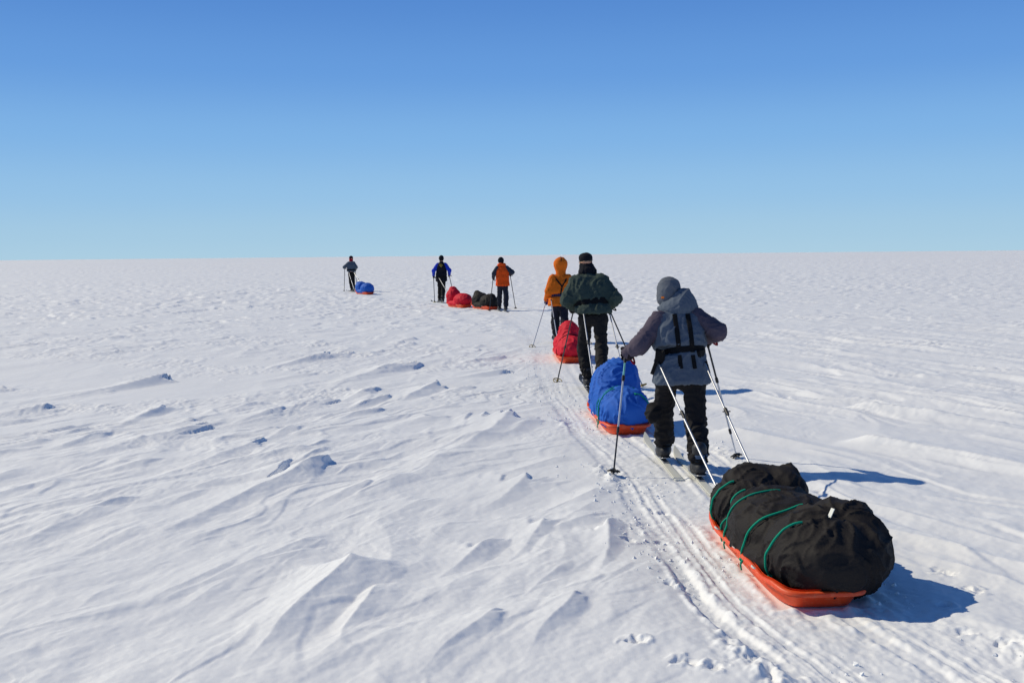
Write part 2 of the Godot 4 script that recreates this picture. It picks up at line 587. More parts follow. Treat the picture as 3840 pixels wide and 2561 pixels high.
func snow(x: float, z: float) -> float:
	var r := sqrt(x * x + z * z)
	var h := n_large.get_noise_2d(x, z) * 0.09 * smoothstep(5.0, 22.0, r)
	if r > 50.0:
		h += n_far.get_noise_2d(x, z) * (0.5 * smoothstep(50.0, 300.0, r) + 0.8 * smoothstep(300.0, 900.0, r))
	var d := -z
	var lat := 9.0
	var lx := 9.0
	if d > 0.0 and d < 118.0:
		lx = x - trail_x(d)
		lat = lx * clampf(1.0 / sqrt(1.0 + pow((trail_x(d + 0.5) - trail_x(d - 0.5)), 2.0)), 0.3, 1.0)
	var aw := absf(lat)
	var free := smoothstep(0.3, 0.95, aw)
	# wind-cut relief: two wind directions, one on each side of the trail
	var wv := n_warp.get_noise_2d(x, z)
	var mix := smoothstep(-0.7, 1.2, lx + wv * 0.8) if d > 0.0 else 0.5
	var mask := n_mask.get_noise_2d(x, z)
	var rough := clampf(0.55 + mask * 1.5, 0.0, 1.0)
	var a := 0.0
	var far_cut := 1.0 - smoothstep(70.0, 200.0, r)
	var calm := 0.3 + 0.7 * smoothstep(6.0, 14.0, r)
	if mix < 0.999:
		var u := x * 0.5 - z * 0.866
		var v := x * 0.866 + z * 0.5 + wv * 0.35
		var wl := 1.0 - mix
		var n := n_ridge.get_noise_2d(u * 0.3, v * 0.6)
		a += (pow(1.0 - absf(n), 2.2) - 0.45) * 0.036 * (0.4 + 0.6 * rough) * wl
		a += n_ridge.get_noise_2d(u * 0.5 + 17.0, v * 1.9) * 0.011 * (0.3 + rough) * wl
		if far_cut > 0.0 and rough > 0.05:
			var s := n_step.get_noise_2d(u * 0.4 + 31.0, v * 0.85) * 2.6
			var lee := n_step.get_noise_2d((u - 0.02) * 0.4 + 31.0, (v - 0.08) * 0.85) * 2.6 - s
			var fl := floor(s)
			a += (fl + smoothstep(0.0, 0.2, s - fl) - s) * 0.022 * smoothstep(0.02, 0.2, lee) * rough * calm * far_cut * wl
	if mix > 0.001:
		var u2 := -x * 0.42 - z * 0.907
		var v2 := x * 0.907 - z * 0.42 + wv * 0.25
		var n2 := n_ridge.get_noise_2d(u2 * 0.13 + 50.0, v2 * 0.8)
		a += (pow(1.0 - absf(n2), 2.4) - 0.4) * 0.055 * (0.35 + 0.65 * rough) * mix
		a += n_ridge.get_noise_2d(u2 * 0.22 + 90.0, v2 * 2.6) * 0.012 * (0.25 + rough) * mix
		if far_cut > 0.0 and rough > 0.05:
			var s2 := n_step.get_noise_2d(u2 * 0.2 + 71.0, v2 * 0.7) * 2.5
			var f2 := floor(s2)
			a += (f2 + smoothstep(0.0, 0.25, s2 - f2) - s2) * 0.022 * rough * mix
	if r < 60.0:
		# patches of small broken crust
		var pm := smoothstep(0.02, 0.3, n_patch.get_noise_2d(x, z)) * (1.0 - 0.45 * mix)
		if pm > 0.0:
			var e1 := n_step.get_noise_2d(x * 2.6 - z * 0.7 + wv, z * 1.5 + x * 0.9 + 8.0) * 2.4
			var e0 := floor(e1)
			a += (e0 + smoothstep(0.0, 0.3, e1 - e0) - e1 * 0.6) * 0.011 * pm * (0.22 + 1.2 * smoothstep(6.5, 15.0, r))
			a += n_fine.get_noise_2d(x * 0.6 + 3.0, z * 0.4) * 0.006 * pm
	if r > 12.0:
		var sw := n_wide.get_noise_2d(x * 0.8 + z * 0.2, z * 0.5 - x * 0.15) * 3.0
		var fw := floor(sw)
		var fz := smoothstep(12.0, 40.0, r)
		a += (fw + smoothstep(0.0, 0.2, sw - fw) - sw * 0.8) * 0.06 * fz * (1.0 - 0.7 * smoothstep(40.0, 110.0, r)) * (1.0 - 0.5 * mix)
		var nn := n_ridge.get_noise_2d(x * 0.55 + 12.0, z * 0.35)
		a += pow(1.0 - absf(nn), 5.0) * 0.06 * fz * (1.0 - 0.8 * smoothstep(40.0, 110.0, r)) * smoothstep(-0.1, 0.4, n_mask.get_noise_2d(x * 0.4, z * 0.25 + 40.0)) * (1.0 - 0.4 * mix)
	h += a * (0.12 + 0.88 * free)
	# drifts
	if x > -18.0 and x < 18.0 and d > 0.0 and d < 60.0:
		var cellv: Array = hash_t[int((z + HZ * HC) / HC) * HX + int((x + HX * HC * 0.5) / HC)]
		var best := 0.0
		for id in cellv:
			var t: Array = tongues[id]
			var pa: Vector2 = t[0]
			var ab: Vector2 = (t[1] as Vector2) - pa
			var l := ab.length()
			ab /= l
			var q := Vector2(x, z) - pa
			var along := q.dot(ab)
			if along < 0.0:
				continue
			var side := -(q.x * ab.y - q.y * ab.x)
			var k := along / l
			side += 0.05 * wv + 0.02 * n_fine.get_noise_2d(along * 0.4, l) + sin(k * 2.6 + l * 9.0) * 0.03 * l
			var drop: float = t[5]
			var end := l * (1.0 + (0.3 if drop < 0.19 else 0.0) * n_fine.get_noise_2d(side * 0.8, l * 3.0)) - along
			if end < -drop:
				continue
			var wd: float = (t[3] if side < 0.0 else t[4]) * (0.35 + 0.65 * k)
			var e := 1.0 - absf(side) / wd
			if e <= 0.0:
				continue
			var pr := e * (0.45 + 0.55 * e) if side < 0.0 else pow(e, 1.25)
			var up: float = t[2] * 0.8 * pow(clampf(k, 0.0, 1.0), 1.15) * pr * smoothstep(-drop, drop * 0.25, end)
			best = maxf(best, up)
		h += best * smoothstep(0.42, 0.75, aw)
	# grain of the surface
	if r < 45.0:
		h += n_fine.get_noise_2d(x * 0.8 + z * 0.3, z * 0.45 - x * 0.2) * 0.0045 * (0.5 + rough)
	if r < 14.0:
		h += n_crumb.get_noise_2d(x, z) * 0.0014 * rough
	# the trail
	if aw < 1.0 and r < 110.0:
		var inb := 1.0 - smoothstep(0.5, 0.72, aw + 0.05 * wv)
		var wob := 0.022 * n_warp.get_noise_2d(d * 1.3, 40.0)
		var c := n_crumb.get_noise_2d(x * 0.8, z * 0.6)
		var c2 := n_fine.get_noise_2d(x * 1.7, z * 1.1 + 70.0)
		var worn := 1.0 - 0.65 * smoothstep(9.0, 17.0, d)
		var t := -0.014 * inb
		for g in GROOVES.size():
			var gr: Array = GROOVES[g]
			var on := smoothstep(-0.15, 0.3, n_warp.get_noise_2d(d * 0.5, g * 13.0 + 5.0) + 0.28) * (0.85 + 0.5 * c2)
			if on <= 0.0:
				continue
			var gx: float = gr[0] + wob + 0.05 * n_warp.get_noise_2d(d * 0.4, g * 7.0)
			var e := absf(lat - gx)
			var gw: float = gr[1]
			if g == 0:
				on *= 0.3 + 0.9 * smoothstep(4.0, 4.4, d) * (1.0 - smoothstep(5.3, 5.8, d))
			t -= gr[2] * on * 0.75 * (1.0 - smoothstep(gw * 0.6, gw * 1.3, e + c * 0.006))
			t += gr[2] * 0.35 * on * (0.6 + c2) * (1.0 - smoothstep(0.0, gw * 0.6, absf(e - gw * 1.6)))
		# kicked up snow on the edges
		var edge := exp(-pow((aw - 0.6) / 0.1, 2.0)) * smoothstep(-0.1, 0.35, n_warp.get_noise_2d(d * 0.9, 90.0 if lat > 0.0 else 60.0))
		t += edge * (0.02 + 0.03 * c2 + 0.01 * c)
		t += inb * (0.003 * c + 0.005 * c2)
		h += t * worn
	if x > -18.0 and x < 18.0 and d > 0.0 and d < 60.0:
		for id in hash_p[int((z + HZ * HC) / HC) * HX + int((x + HX * HC * 0.5) / HC)]:
			var p: Array = presses[id]
			var dx: float = x - p[0]
			var dz: float = z - p[1]
			if p[4] < 0.0:
				var pr := sqrt(dx * dx + dz * dz) + 0.02 * n_crumb.get_noise_2d(x, z) + 0.02 * n_fine.get_noise_2d(x, z)
				if pr < 0.12:
					h += -0.015 * (1.0 - smoothstep(0.012, 0.04, pr)) + 0.007 * exp(-pow((pr - 0.055) / 0.018, 2.0)) * smoothstep(-0.1, 0.3, n_fine.get_noise_2d(x * 1.3, z * 1.3))
				continue
			var lx2: float = absf(dx * p[2] - dz * p[3]) - p[4]
			var lz2: float = absf(dx * p[3] + dz * p[2]) - p[5]
			var out := maxf(lx2, lz2)
			if out < 0.1:
				h = lerpf(minf(h, p[6]), h, smoothstep(0.0, 0.05, out)) + (0.014 * exp(-pow((out - 0.06) / 0.03, 2.0)) * (0.5 + n_fine.get_noise_2d(x, z)) if p[4] > 0.1 else 0.0)
	return h

var g_r := PackedFloat32Array()
var g_a := PackedFloat32Array()
var g_rows := []
func snow_row(i: int) -> void:
	var v := PackedVector3Array()
	v.resize(g_a.size())
	var r := g_r[i]
	for k in g_a.size():
		var x := sin(g_a[k]) * r
		var z := -cos(g_a[k]) * r
		v[k] = Vector3(x, snow(x, z), z)
	g_rows[i] = v

func make_snow() -> void:
	var r := 0.4
	while r < 7000.0:
		g_r.append(r)
		var s := r * r * 0.00036
		if r < 3.2:
			s = 0.06
		r += clampf(s, 0.011 if r > 3.2 else 0.06, r * 0.07)
	var fine := deg_to_rad(0.085)
	var a := -PI
	while a < PI - 0.001:
		g_a.append(a)
		var d := absf(a)
		a += fine if d < deg_to_rad(34.0) else (deg_to_rad(0.3) if d < deg_to_rad(46.0) else deg_to_rad(3.0))
	g_rows.resize(g_r.size())
	var id := WorkerThreadPool.add_group_task(snow_row, g_r.size(), -1, true)
	WorkerThreadPool.wait_for_group_task_completion(id)
	var nr := g_r.size()
	var nc := g_a.size()
	print("snow grid ", nr, " x ", nc)
	var vs := PackedVector3Array()
	for row in g_rows:
		vs.append_array(row)
	var ns := PackedVector3Array()
	ns.resize(vs.size())
	for i in nr:
		var up := maxi(i - 1, 0) * nc
		var dn := mini(i + 1, nr - 1) * nc
		var me := i * nc
		for k in nc:
			var l := me + (k + nc - 1) % nc
			var q := me + (k + 1) % nc
			ns[me + k] = (vs[q] - vs[l]).cross(vs[dn + k] - vs[up + k]).normalized()
	var ix := PackedInt32Array()
	ix.resize((nr - 1) * nc * 6 + nc * 3)
	var w := 0
	for i in nr - 1:
		for k in nc:
			var p := i * nc + k
			var q := i * nc + (k + 1) % nc
			ix[w] = p
			ix[w + 1] = p + nc
			ix[w + 2] = q + nc
			ix[w + 3] = p
			ix[w + 4] = q + nc
			ix[w + 5] = q
			w += 6
	vs.append(Vector3(0, snow(0, 0), 0))
	ns.append(Vector3.UP)
	for k in nc:
		ix[w] = vs.size() - 1
		ix[w + 1] = k
		ix[w + 2] = (k + 1) % nc
		w += 3
	var arr := []
	arr.resize(Mesh.ARRAY_MAX)
	arr[Mesh.ARRAY_VERTEX] = vs
	arr[Mesh.ARRAY_NORMAL] = ns
	arr[Mesh.ARRAY_INDEX] = ix
	var m := ArrayMesh.new()
	m.add_surface_from_arrays(Mesh.PRIMITIVE_TRIANGLES, arr)
	var o := MeshInstance3D.new()
	o.name = "snow_ground"
	o.mesh = m
	o.material_override = mat_snow
	o.set_meta("kind", "structure")
	o.set_meta("label", "wide white snow field carved by wind with a ski trail across it")
	add_child(o)

var mat_snow: StandardMaterial3D
func make_snow_material() -> void:
	var s := StandardMaterial3D.new()
	s.albedo_color = Color(0.93, 0.935, 0.94)
	s.roughness = 0.6
	s.metallic_specular = 0.5
	s.normal_enabled = true
	s.normal_texture = grain_normal
	s.normal_scale = 0.3
	s.uv1_triplanar = true
	s.uv1_world_triplanar = true
	s.uv1_scale = Vector3.ONE * 2.2
	mat_snow = s

func make_crumbs() -> void:   # crumbs of broken snow along the trail: nobody could count them
	var rng := RandomNumberGenerator.new()
	rng.seed = 31
	var b := Build.new()
	for i in 1500:
		var d := 3.6 * pow(6.0, rng.randf())
		var lat := 0.0
		var pick := rng.randf()
		if pick < 0.45:
			lat = -0.58 + rng.randfn(0.0, 0.12)
		elif pick < 0.75:
			lat = 0.56 + rng.randfn(0.0, 0.12)
		elif pick < 0.85:
			lat = rng.randf_range(-1.1, 1.1)
		else:
			lat = -0.3 + rng.randfn(0.0, 0.06)
		if n_warp.get_noise_2d(d * 0.9, lat * 2.0 + 4.0) < -0.05:
			continue
		var x := trail_x(d) + lat
		var s := 0.004 + 0.013 * pow(rng.randf(), 2.5)
		var p := Vector3(x, snow(x, -d) + s * 0.2, -d)
		var pts := []
		var rot := Basis.from_euler(Vector3(rng.randf() * 6.0, rng.randf() * 6.0, 0))
		for k in 6:
			var q := Vector3.ZERO
			q[k % 3] = 1.0 if k < 3 else -1.0
			q = rot * (q * s * rng.randf_range(0.6, 1.3))
			pts.append(p + q)
		for q in [[0, 1, 2], [0, 2, 4], [0, 4, 5], [0, 5, 1], [3, 2, 1], [3, 4, 2], [3, 5, 4], [3, 1, 5]]:
			var fn: Vector3 = (pts[q[1]] - pts[q[0]]).cross(pts[q[2]] - pts[q[0]]).normalized()
			if fn.dot(pts[q[0]] + pts[q[1]] + pts[q[2]] - p * 3.0) < 0.0:
				q = [q[0], q[2], q[1]]
				fn = -fn
			b.add(PackedVector3Array([pts[q[0]], pts[q[2]], pts[q[1]]]), PackedVector3Array([fn, fn, fn]), PackedInt32Array([0, 1, 2]))
	var o := part("snow_crumbs", b, mat_snow, self)
	o.set_meta("kind", "stuff")
	tag(o, "loose crumbs of broken snow scattered along the ski trail", "snow crumbs")

# ------------------------------------------------------------------ sleds and bags
func sled_shell(off: float, hw: float, hl: float) -> Array:
	# rings from the middle of the floor out over the wall to the turned lip
	var rings := [[0.0, 0.0], [0.4, 0.0], [0.76, 0.0], [0.82, 0.006], [0.87, 0.03], [0.94, 0.075], [0.985, 0.105], [1.0, 0.113], [1.05, 0.116], [1.08, 0.11], [1.085, 0.097]]
	var rows := []
	for q in rings:
		var row := []
		for k in 72:
			var a := TAU * k / 72.0
			var ca := cos(a)
			var sa := sin(a)
			var e := 0.36
			var x: float = signf(ca) * pow(absf(ca), e) * hw
			var z: float = signf(sa) * pow(absf(sa), e) * hl
			# the wall is as thick at the ends as at the sides
			var sx: float = q[0]
			var sz: float = 1.0 - (1.0 - q[0]) * 0.42 if q[0] > 0.5 else q[0] * 1.59
			x *= sx
			z *= sz
			var front := smoothstep(0.45, 1.08, -z / hl)
			x *= 1.0 - 0.22 * front * front
			var rise := 0.1 * front * front
			var wave := 0.007 * sin(z * 21.0) * smoothstep(0.9, 1.0, sx)
			row.append(Vector3(x, q[1] + rise + off + wave, z))
		rows.append(row)
	return rows

func make_sled(who: String, label: String, at: Vector3, turn: float, towing: Array, pole_r: float, tow_mat: Material) -> Node3D:
	var t := thing("pulk_sled", label, "sled", at, turn, "cargo sleds pulled by the skiers")
	var b := Build.new()
	var hw := 0.24
	var hl := 0.8
	var outer := sled_shell(0.0, hw, hl)
	b.grid(outer.slice(0, 8), true)
	var inner := sled_shell(0.007, hw * 0.985, hl * 0.993).slice(0, 8)
	inner.reverse()
	b.grid(inner, true)
	part("hull", b, mat_sled, t)
	var rim := Build.new()
	rim.grid(outer.slice(7, 11), true)
	var under := sled_shell(-0.006, hw * 0.993, hl * 0.997).slice(7, 11)
	under.reverse()
	rim.grid(under, true)
	part("rim", rim, mat_sled, t)
	for s in [-1.0, 1.0]:
		for z in [-0.35, 0.05, 0.42]:
			var e := Build.new()
			var pts := []
			for k in 9:
				var a := PI * k / 8.0
				pts.append(Vector3(s * (hw * 1.02 + 0.018 * sin(a)), 0.108 + 0.01 * sin(a), z + 0.025 * cos(a)))
			e.tube(pts, 0.006, 6)
			part("rope_loop", e, mat_rope, t)
	for q in towing:   # [hip point, sled corner], both in the world
		var inv := t.transform.affine_inverse()
		var p0: Vector3 = inv * ((q[0] as Vector3) + Vector3.UP * stand[who])
		var p1: Vector3 = inv * ((q[1] as Vector3) + Vector3.UP * at.y)
		var sh := Build.new()
		var pts := []
		for k in 9:
			pts.append(p0.lerp(p1, k / 8.0) - Vector3(0, 0.012 * sin(PI * k / 8.0), 0))
		sh.tube(pts, pole_r, 8)
		var pole := part("tow_pole", sh, tow_mat, t)
		var dirp := (p1 - p0).normalized()
		for u in [0.0, 0.42, 0.97]:
			var cl := Build.new()
			var m := p0.lerp(p1, u)
			cl.tube([m - dirp * 0.045, m - dirp * 0.03, m + dirp * 0.03, m + dirp * 0.045], [pole_r * 1.1, pole_r * 1.75, pole_r * 1.75, pole_r * 1.1], 8)
			if u == 0.42:
				var sd := dirp.cross(Vector3.UP).normalized()
				cl.tube([m - sd * 0.03, m + sd * 0.03], pole_r * 0.6, 6)
			part("coupling", cl, mat_black_plastic, pole)
	return t

# stations: [z, lean, from angle, to angle] of cords drawn over the load
func make_bag(label: String, at: Vector3, turn: float, prims: Array, cell: float, m: Material, stations: Array, fold: Callable, cord_r: float, cord_mat: Material) -> Node3D:
	var t := thing("duffel_bag", label, "bag", at, turn, "bags lashed on the sleds")
	var fl := field(prims, cell)
	var cords := []
	for s in stations:
		var path := []
		var n := 26
		for k in n:
			var a := deg_to_rad(lerpf(s[2], s[3], float(k) / (n - 1)))
			var c := Vector3(s[4] if s.size() > 4 else 0.0, 0.16, s[0])
			var dirv := Vector3(sin(a), cos(a), s[1] * cos(a)).normalized()
			path.append(fl.hit(c + dirv * 0.55, -dirv))
		cords.append(path)
	for path in cords:
		for k in path.size() - 1:
			fl.cap(path[k], path[k + 1], cord_r * 1.6, cord_r * 1.6, 0.008, true)
	part("sack", skin_of(fl, fold), m, t)
	for path in cords:
		var q := []
		for k in path.size():
			var p: Vector3 = path[k]
			var outv := (p - Vector3(0, 0.16, p.z)).normalized()
			q.append(p + outv * (cord_r * 0.9 + (fold.call(p) if fold != null else 0.0)))
		for pass_n in 3:
			for k in range(1, q.size() - 1):
				q[k] = (q[k - 1] + q[k] * 2.0 + q[k + 1]) * 0.25 + (q[k] - Vector3(0, 0.16, q[k].z)).normalized() * 0.0012
		var b := Build.new()
		b.tube(q, cord_r, 7)
		var cord := part("lashing_cord", b, cord_mat, t)
		if cell < 0.016:
			var kn := Build.new()
			var k0: Vector3 = q[0]
			var loop := []
			for k in 13:
				var a := TAU * k / 12.0
				loop.append(k0 + Vector3(-0.004 + 0.006 * sin(a * 2.0), -0.008 + 0.012 * cos(a), 0.012 * sin(a)))
			kn.tube(loop, cord_r * 0.95, 6)
			kn.tube([k0, k0 + Vector3(-0.012, -0.03, 0.012), k0 + Vector3(-0.008, -0.055, 0.02)], cord_r * 0.8, 6)
			part("knot", kn, cord_mat, cord)
	return t

# ------------------------------------------------------------------ skis and poles
func make_ski(label: String, p: Vector3, turn: float, length_v: float, m: Material, behind := 0.8) -> void:
	var t := thing("ski", label, "ski", p, turn, "skis on the skiers' feet")
	var rows := []
	var n := 30
	for i in n + 1:
		var u := float(i) / n
		var z := behind - length_v * u
		var y := 0.06 * pow(maxf(0.0, (u - 0.86) / 0.14), 1.9)
		var w := 0.036 * (1.0 - 0.18 * sin(PI * u)) * (1.0 - pow(maxf(0.0, (u - 0.88) / 0.12), 3.0) * 0.85)
		var th := 0.014 - 0.006 * absf(u - 0.5)
		rows.append([Vector3(-w, y, z), Vector3(-w, y + th * 0.7, z), Vector3(-w * 0.85, y + th, z), Vector3(w * 0.85, y + th, z), Vector3(w, y + th * 0.7, z), Vector3(w, y, z)])
	var b := Build.new()
	b.grid(rows, true)
	for e in [0, n]:
		var q: Array = rows[e]
		b.grid([[q[0], q[5]], [q[1], q[4]], [q[2], q[3]]])
	part("board", b, m, t)
	var bd := Build.new()
	bd.box(Transform3D(Basis(), Vector3(0, 0.022, -0.22)), Vector3(0.062, 0.02, 0.1), 0.004)
	bd.box(Transform3D(Basis(), Vector3(0, 0.018, -0.02)), Vector3(0.05, 0.012, 0.28), 0.003)
	bd.box(Transform3D(Basis(), Vector3(0.037, 0.045, -0.21)), Vector3(0.008, 0.05, 0.07), 0.002)
	bd.box(Transform3D(Basis(), Vector3(-0.037, 0.045, -0.21)), Vector3(0.008, 0.05, 0.07), 0.002)
	part("binding", bd, mat_steel, t)
	var cable := Build.new()
	cable.tube([Vector3(-0.045, 0.04, -0.16), Vector3(-0.052, 0.045, 0.0), Vector3(-0.04, 0.055, 0.1), Vector3(0, 0.06, 0.125), Vector3(0.04, 0.055, 0.1), Vector3(0.052, 0.045, 0.0), Vector3(0.045, 0.04, -0.16)], 0.004, 6)
	part("heel_cable", cable, mat_steel, t)

# bands: [from, to, material, radius] along the shaft from grip to tip
func make_pole(label: String, top: Vector3, tip: Vector3, bands: Array, basket: int, basket_mat: Material, strap_mat: Material, rod := 1.0) -> void:
	var t := thing("ski_pole", label, "ski pole", tip, 0.0, "poles planted by the skiers")
	var p0 := top - tip
	var dirv := -p0.normalized()
	var l := p0.length()
	for k in bands.size():
		var q: Array = bands[k]
		var b := Build.new()
		b.tube([p0 + dirv * l * q[0], p0 + dirv * l * q[1]], q[3] * rod, 10)
		var sh := part("shaft", b, q[2], t)
		if k > 0:
			var cl := Build.new()
			var mm: Vector3 = p0 + dirv * l * q[0]
			cl.tube([mm - dirv * 0.025, mm - dirv * 0.018, mm + dirv * 0.018, mm + dirv * 0.025], [q[3] * 1.1, q[3] * 1.7, q[3] * 1.7, q[3] * 1.1], 10)
			part("clamp", cl, mat_black_plastic, sh)
	var grip := Build.new()
	grip.tube([p0 - dirv * 0.075, p0 - dirv * 0.07, p0 - dirv * 0.05, p0 - dirv * 0.01, p0 + dirv * 0.05, p0 + dirv * 0.075], [0.008, 0.019, 0.018, 0.015, 0.016, 0.011], 10)
	part("grip", grip, mat_black_plastic, t)
	var side := dirv.cross(Vector3(0, 0, 1)).normalized()
	var strap := Build.new()
	var pts := []
	var outs := []
	for k in 15:
		var a := TAU * k / 14.0
		pts.append(p0 - dirv * 0.055 + side * 0.05 * (1.0 - cos(a)) * -0.8 + dirv * (0.06 * (1.0 - cos(a)) + 0.03 * sin(a)) + Vector3(0, 0, 0.02 * sin(a)))
		outs.append(Vector3(0, 0.2, 1))
	strap.ribbon(pts, outs, 0.016, 0.0015)
	part("wrist_strap", strap, strap_mat, t)
	var bk := Build.new()
	var c := -dirv * 0.055
	var u := side
	var w := dirv.cross(u)
	if basket == 0:      # a star of short arms
		for k in 6:
			var a := TAU * k / 6.0 + 0.3
			var e := (u * cos(a) + w * sin(a))
			bk.tube([c + e * 0.008, c + e * 0.03 - dirv * 0.003, c + e * 0.052 + dirv * 0.004], [0.008, 0.009, 0.006], 6)
		var ring0 := []
		for k in 20:
			var a := TAU * k / 20.0
			ring0.append(c + (u * cos(a) + w * sin(a)) * 0.032)
		bk.tube(ring0, 0.005, 6, true)
	else:                # a ring on spokes
		var ring := []
		for k in 24:
			var a := TAU * k / 24.0
			ring.append(c + (u * cos(a) + w * sin(a)) * 0.06)
		bk.tube(ring, 0.006, 6, true)
		for k in 4:
			var a := TAU * k / 4.0 + 0.4
			bk.tube([c, c + (u * cos(a) + w * sin(a)) * 0.06], 0.005, 6)
	bk.tube([c - dirv * 0.02, c + dirv * 0.012], 0.013, 8)
	part("basket", bk, basket_mat, t)
	var pt := Build.new()
	pt.tube([-dirv * 0.06, dirv * 0.02, dirv * 0.035], [0.006, 0.005, 0.002], 8)
	part("spike", pt, mat_steel, t)

# ------------------------------------------------------------------ people
func head_prims(c: Vector3, fw: Vector3) -> Array:
	# a head of 0.23 m with brow, nose, lips, chin and ears; fw is where it looks
	var up := Vector3.UP
	var rt := fw.cross(up).normalized()
	var f := func(x: float, y: float, z: float) -> Vector3: return c + rt * x + up * y + fw * z
	var eu := Vector3(0, atan2(-fw.x, -fw.z), 0)
	return [["e", f.call(0, 0.02, -0.01), Vector3(0.075, 0.095, 0.095), eu, 0.02], ["e", f.call(0, -0.045, 0.02), Vector3(0.06, 0.07, 0.07), eu, 0.03],
		["e", f.call(0, -0.095, 0.06), Vector3(0.026, 0.018, 0.022), eu, 0.02], ["c", f.call(0, 0.015, 0.085), f.call(0, -0.03, 0.107), 0.009, 0.014, 0.014],
		["c", f.call(-0.035, 0.025, 0.076), f.call(0.035, 0.025, 0.076), 0.012, 0.012, 0.014], ["d", f.call(-0.033, 0.004, 0.09), Vector3(0.014, 0.009, 0.012), eu, 0.01],
		["d", f.call(0.033, 0.004, 0.09), Vector3(0.014, 0.009, 0.012), eu, 0.01], ["e", f.call(-0.032, 0.003, 0.076), Vector3(0.012, 0.01, 0.01), eu, 0.004], ["e", f.call(0.032, 0.003, 0.076), Vector3(0.012, 0.01, 0.01), eu, 0.004],
		["c", f.call(-0.02, -0.058, 0.082), f.call(0.02, -0.058, 0.082), 0.007, 0.007, 0.008], ["c", f.call(-0.017, -0.071, 0.08), f.call(0.017, -0.071, 0.08), 0.007, 0.007, 0.008],
		["e", f.call(-0.078, 0.0, -0.005), Vector3(0.01, 0.03, 0.018), eu, 0.008], ["e", f.call(0.078, 0.0, -0.005), Vector3(0.01, 0.03, 0.018), eu, 0.008],
		["c", f.call(0, -0.05, -0.02), f.call(0, -0.14, -0.035), 0.055, 0.056, 0.03]]

# a gloved hand closed round a pole: g the middle of the grip, ax the pole's direction upwards, wr the wrist
func hand_prims(g: Vector3, ax: Vector3, wr: Vector3, fat: float, right: float) -> Array:
	var back := wr - g
	back = (back - ax * back.dot(ax)).normalized()
	var sd := ax.cross(back) * right
	var r := 0.03 * fat
	var ps := [["e", g + back * r * 1.25, Vector3(0.03, 0.048, 0.03) * fat, Vector3.ZERO, 0.015], ["c", g + back * r * 1.3, wr, 0.032 * fat, 0.036 * fat, 0.02]]
	var lens := [1.0, 1.1, 1.04, 0.85]
	for i in 4:
		var off := ax * (0.034 - 0.022 * i) * fat
		var last := g + off + back * r * 0.9 - sd * r * 0.55
		for k in 5:
			var a: float = -0.6 - 0.62 * (k + 1) * lens[i]
			var p := g + off + back * cos(a) * r * 0.95 + sd * sin(a) * r * 0.95
			ps.append(["c", last, p, (0.0125 - 0.0005 * k) * fat, (0.0122 - 0.0005 * k) * fat, 0.004])
			last = p
	var th := g + back * r + sd * r * 0.4 + ax * 0.02
	for k in 3:
		var a := 0.5 + 0.65 * (k + 1)
		var p := g + ax * (0.028 + 0.006 * k) * fat + back * cos(a) * r + sd * sin(a) * r
		ps.append(["c", th, p, 0.0145 * fat, 0.013 * fat, 0.006])
		th = p
	return ps

func webbing(called: String, fl: Field, rays: Array, w: float, m: Material, parent: Node, th := 0.004) -> void:
	var pts := []
	var outs := []
	for q in rays:
		pts.append(fl.hit(q[0], q[1]) - q[1] * th)
		outs.append(-q[1])
	var b := Build.new()
	b.ribbon(pts, outs, w, th)
	part(called, b, m, parent)

func around(c: Vector3, right: Vector3, back: Vector3, n: int, a0 := 0.0, a1 := TAU, dip := 0.0) -> Array:   # rays from a ring towards c
	var out := []
	for k in n + 1:
		var a := lerpf(a0, a1, float(k) / n)
		var d := right * cos(a) + back * sin(a)
		out.append([c + d * 0.45 + Vector3.UP * dip * sin(a), -d])
	return out

var J := {}
func j(n: String) -> Vector3:
	return J[n]

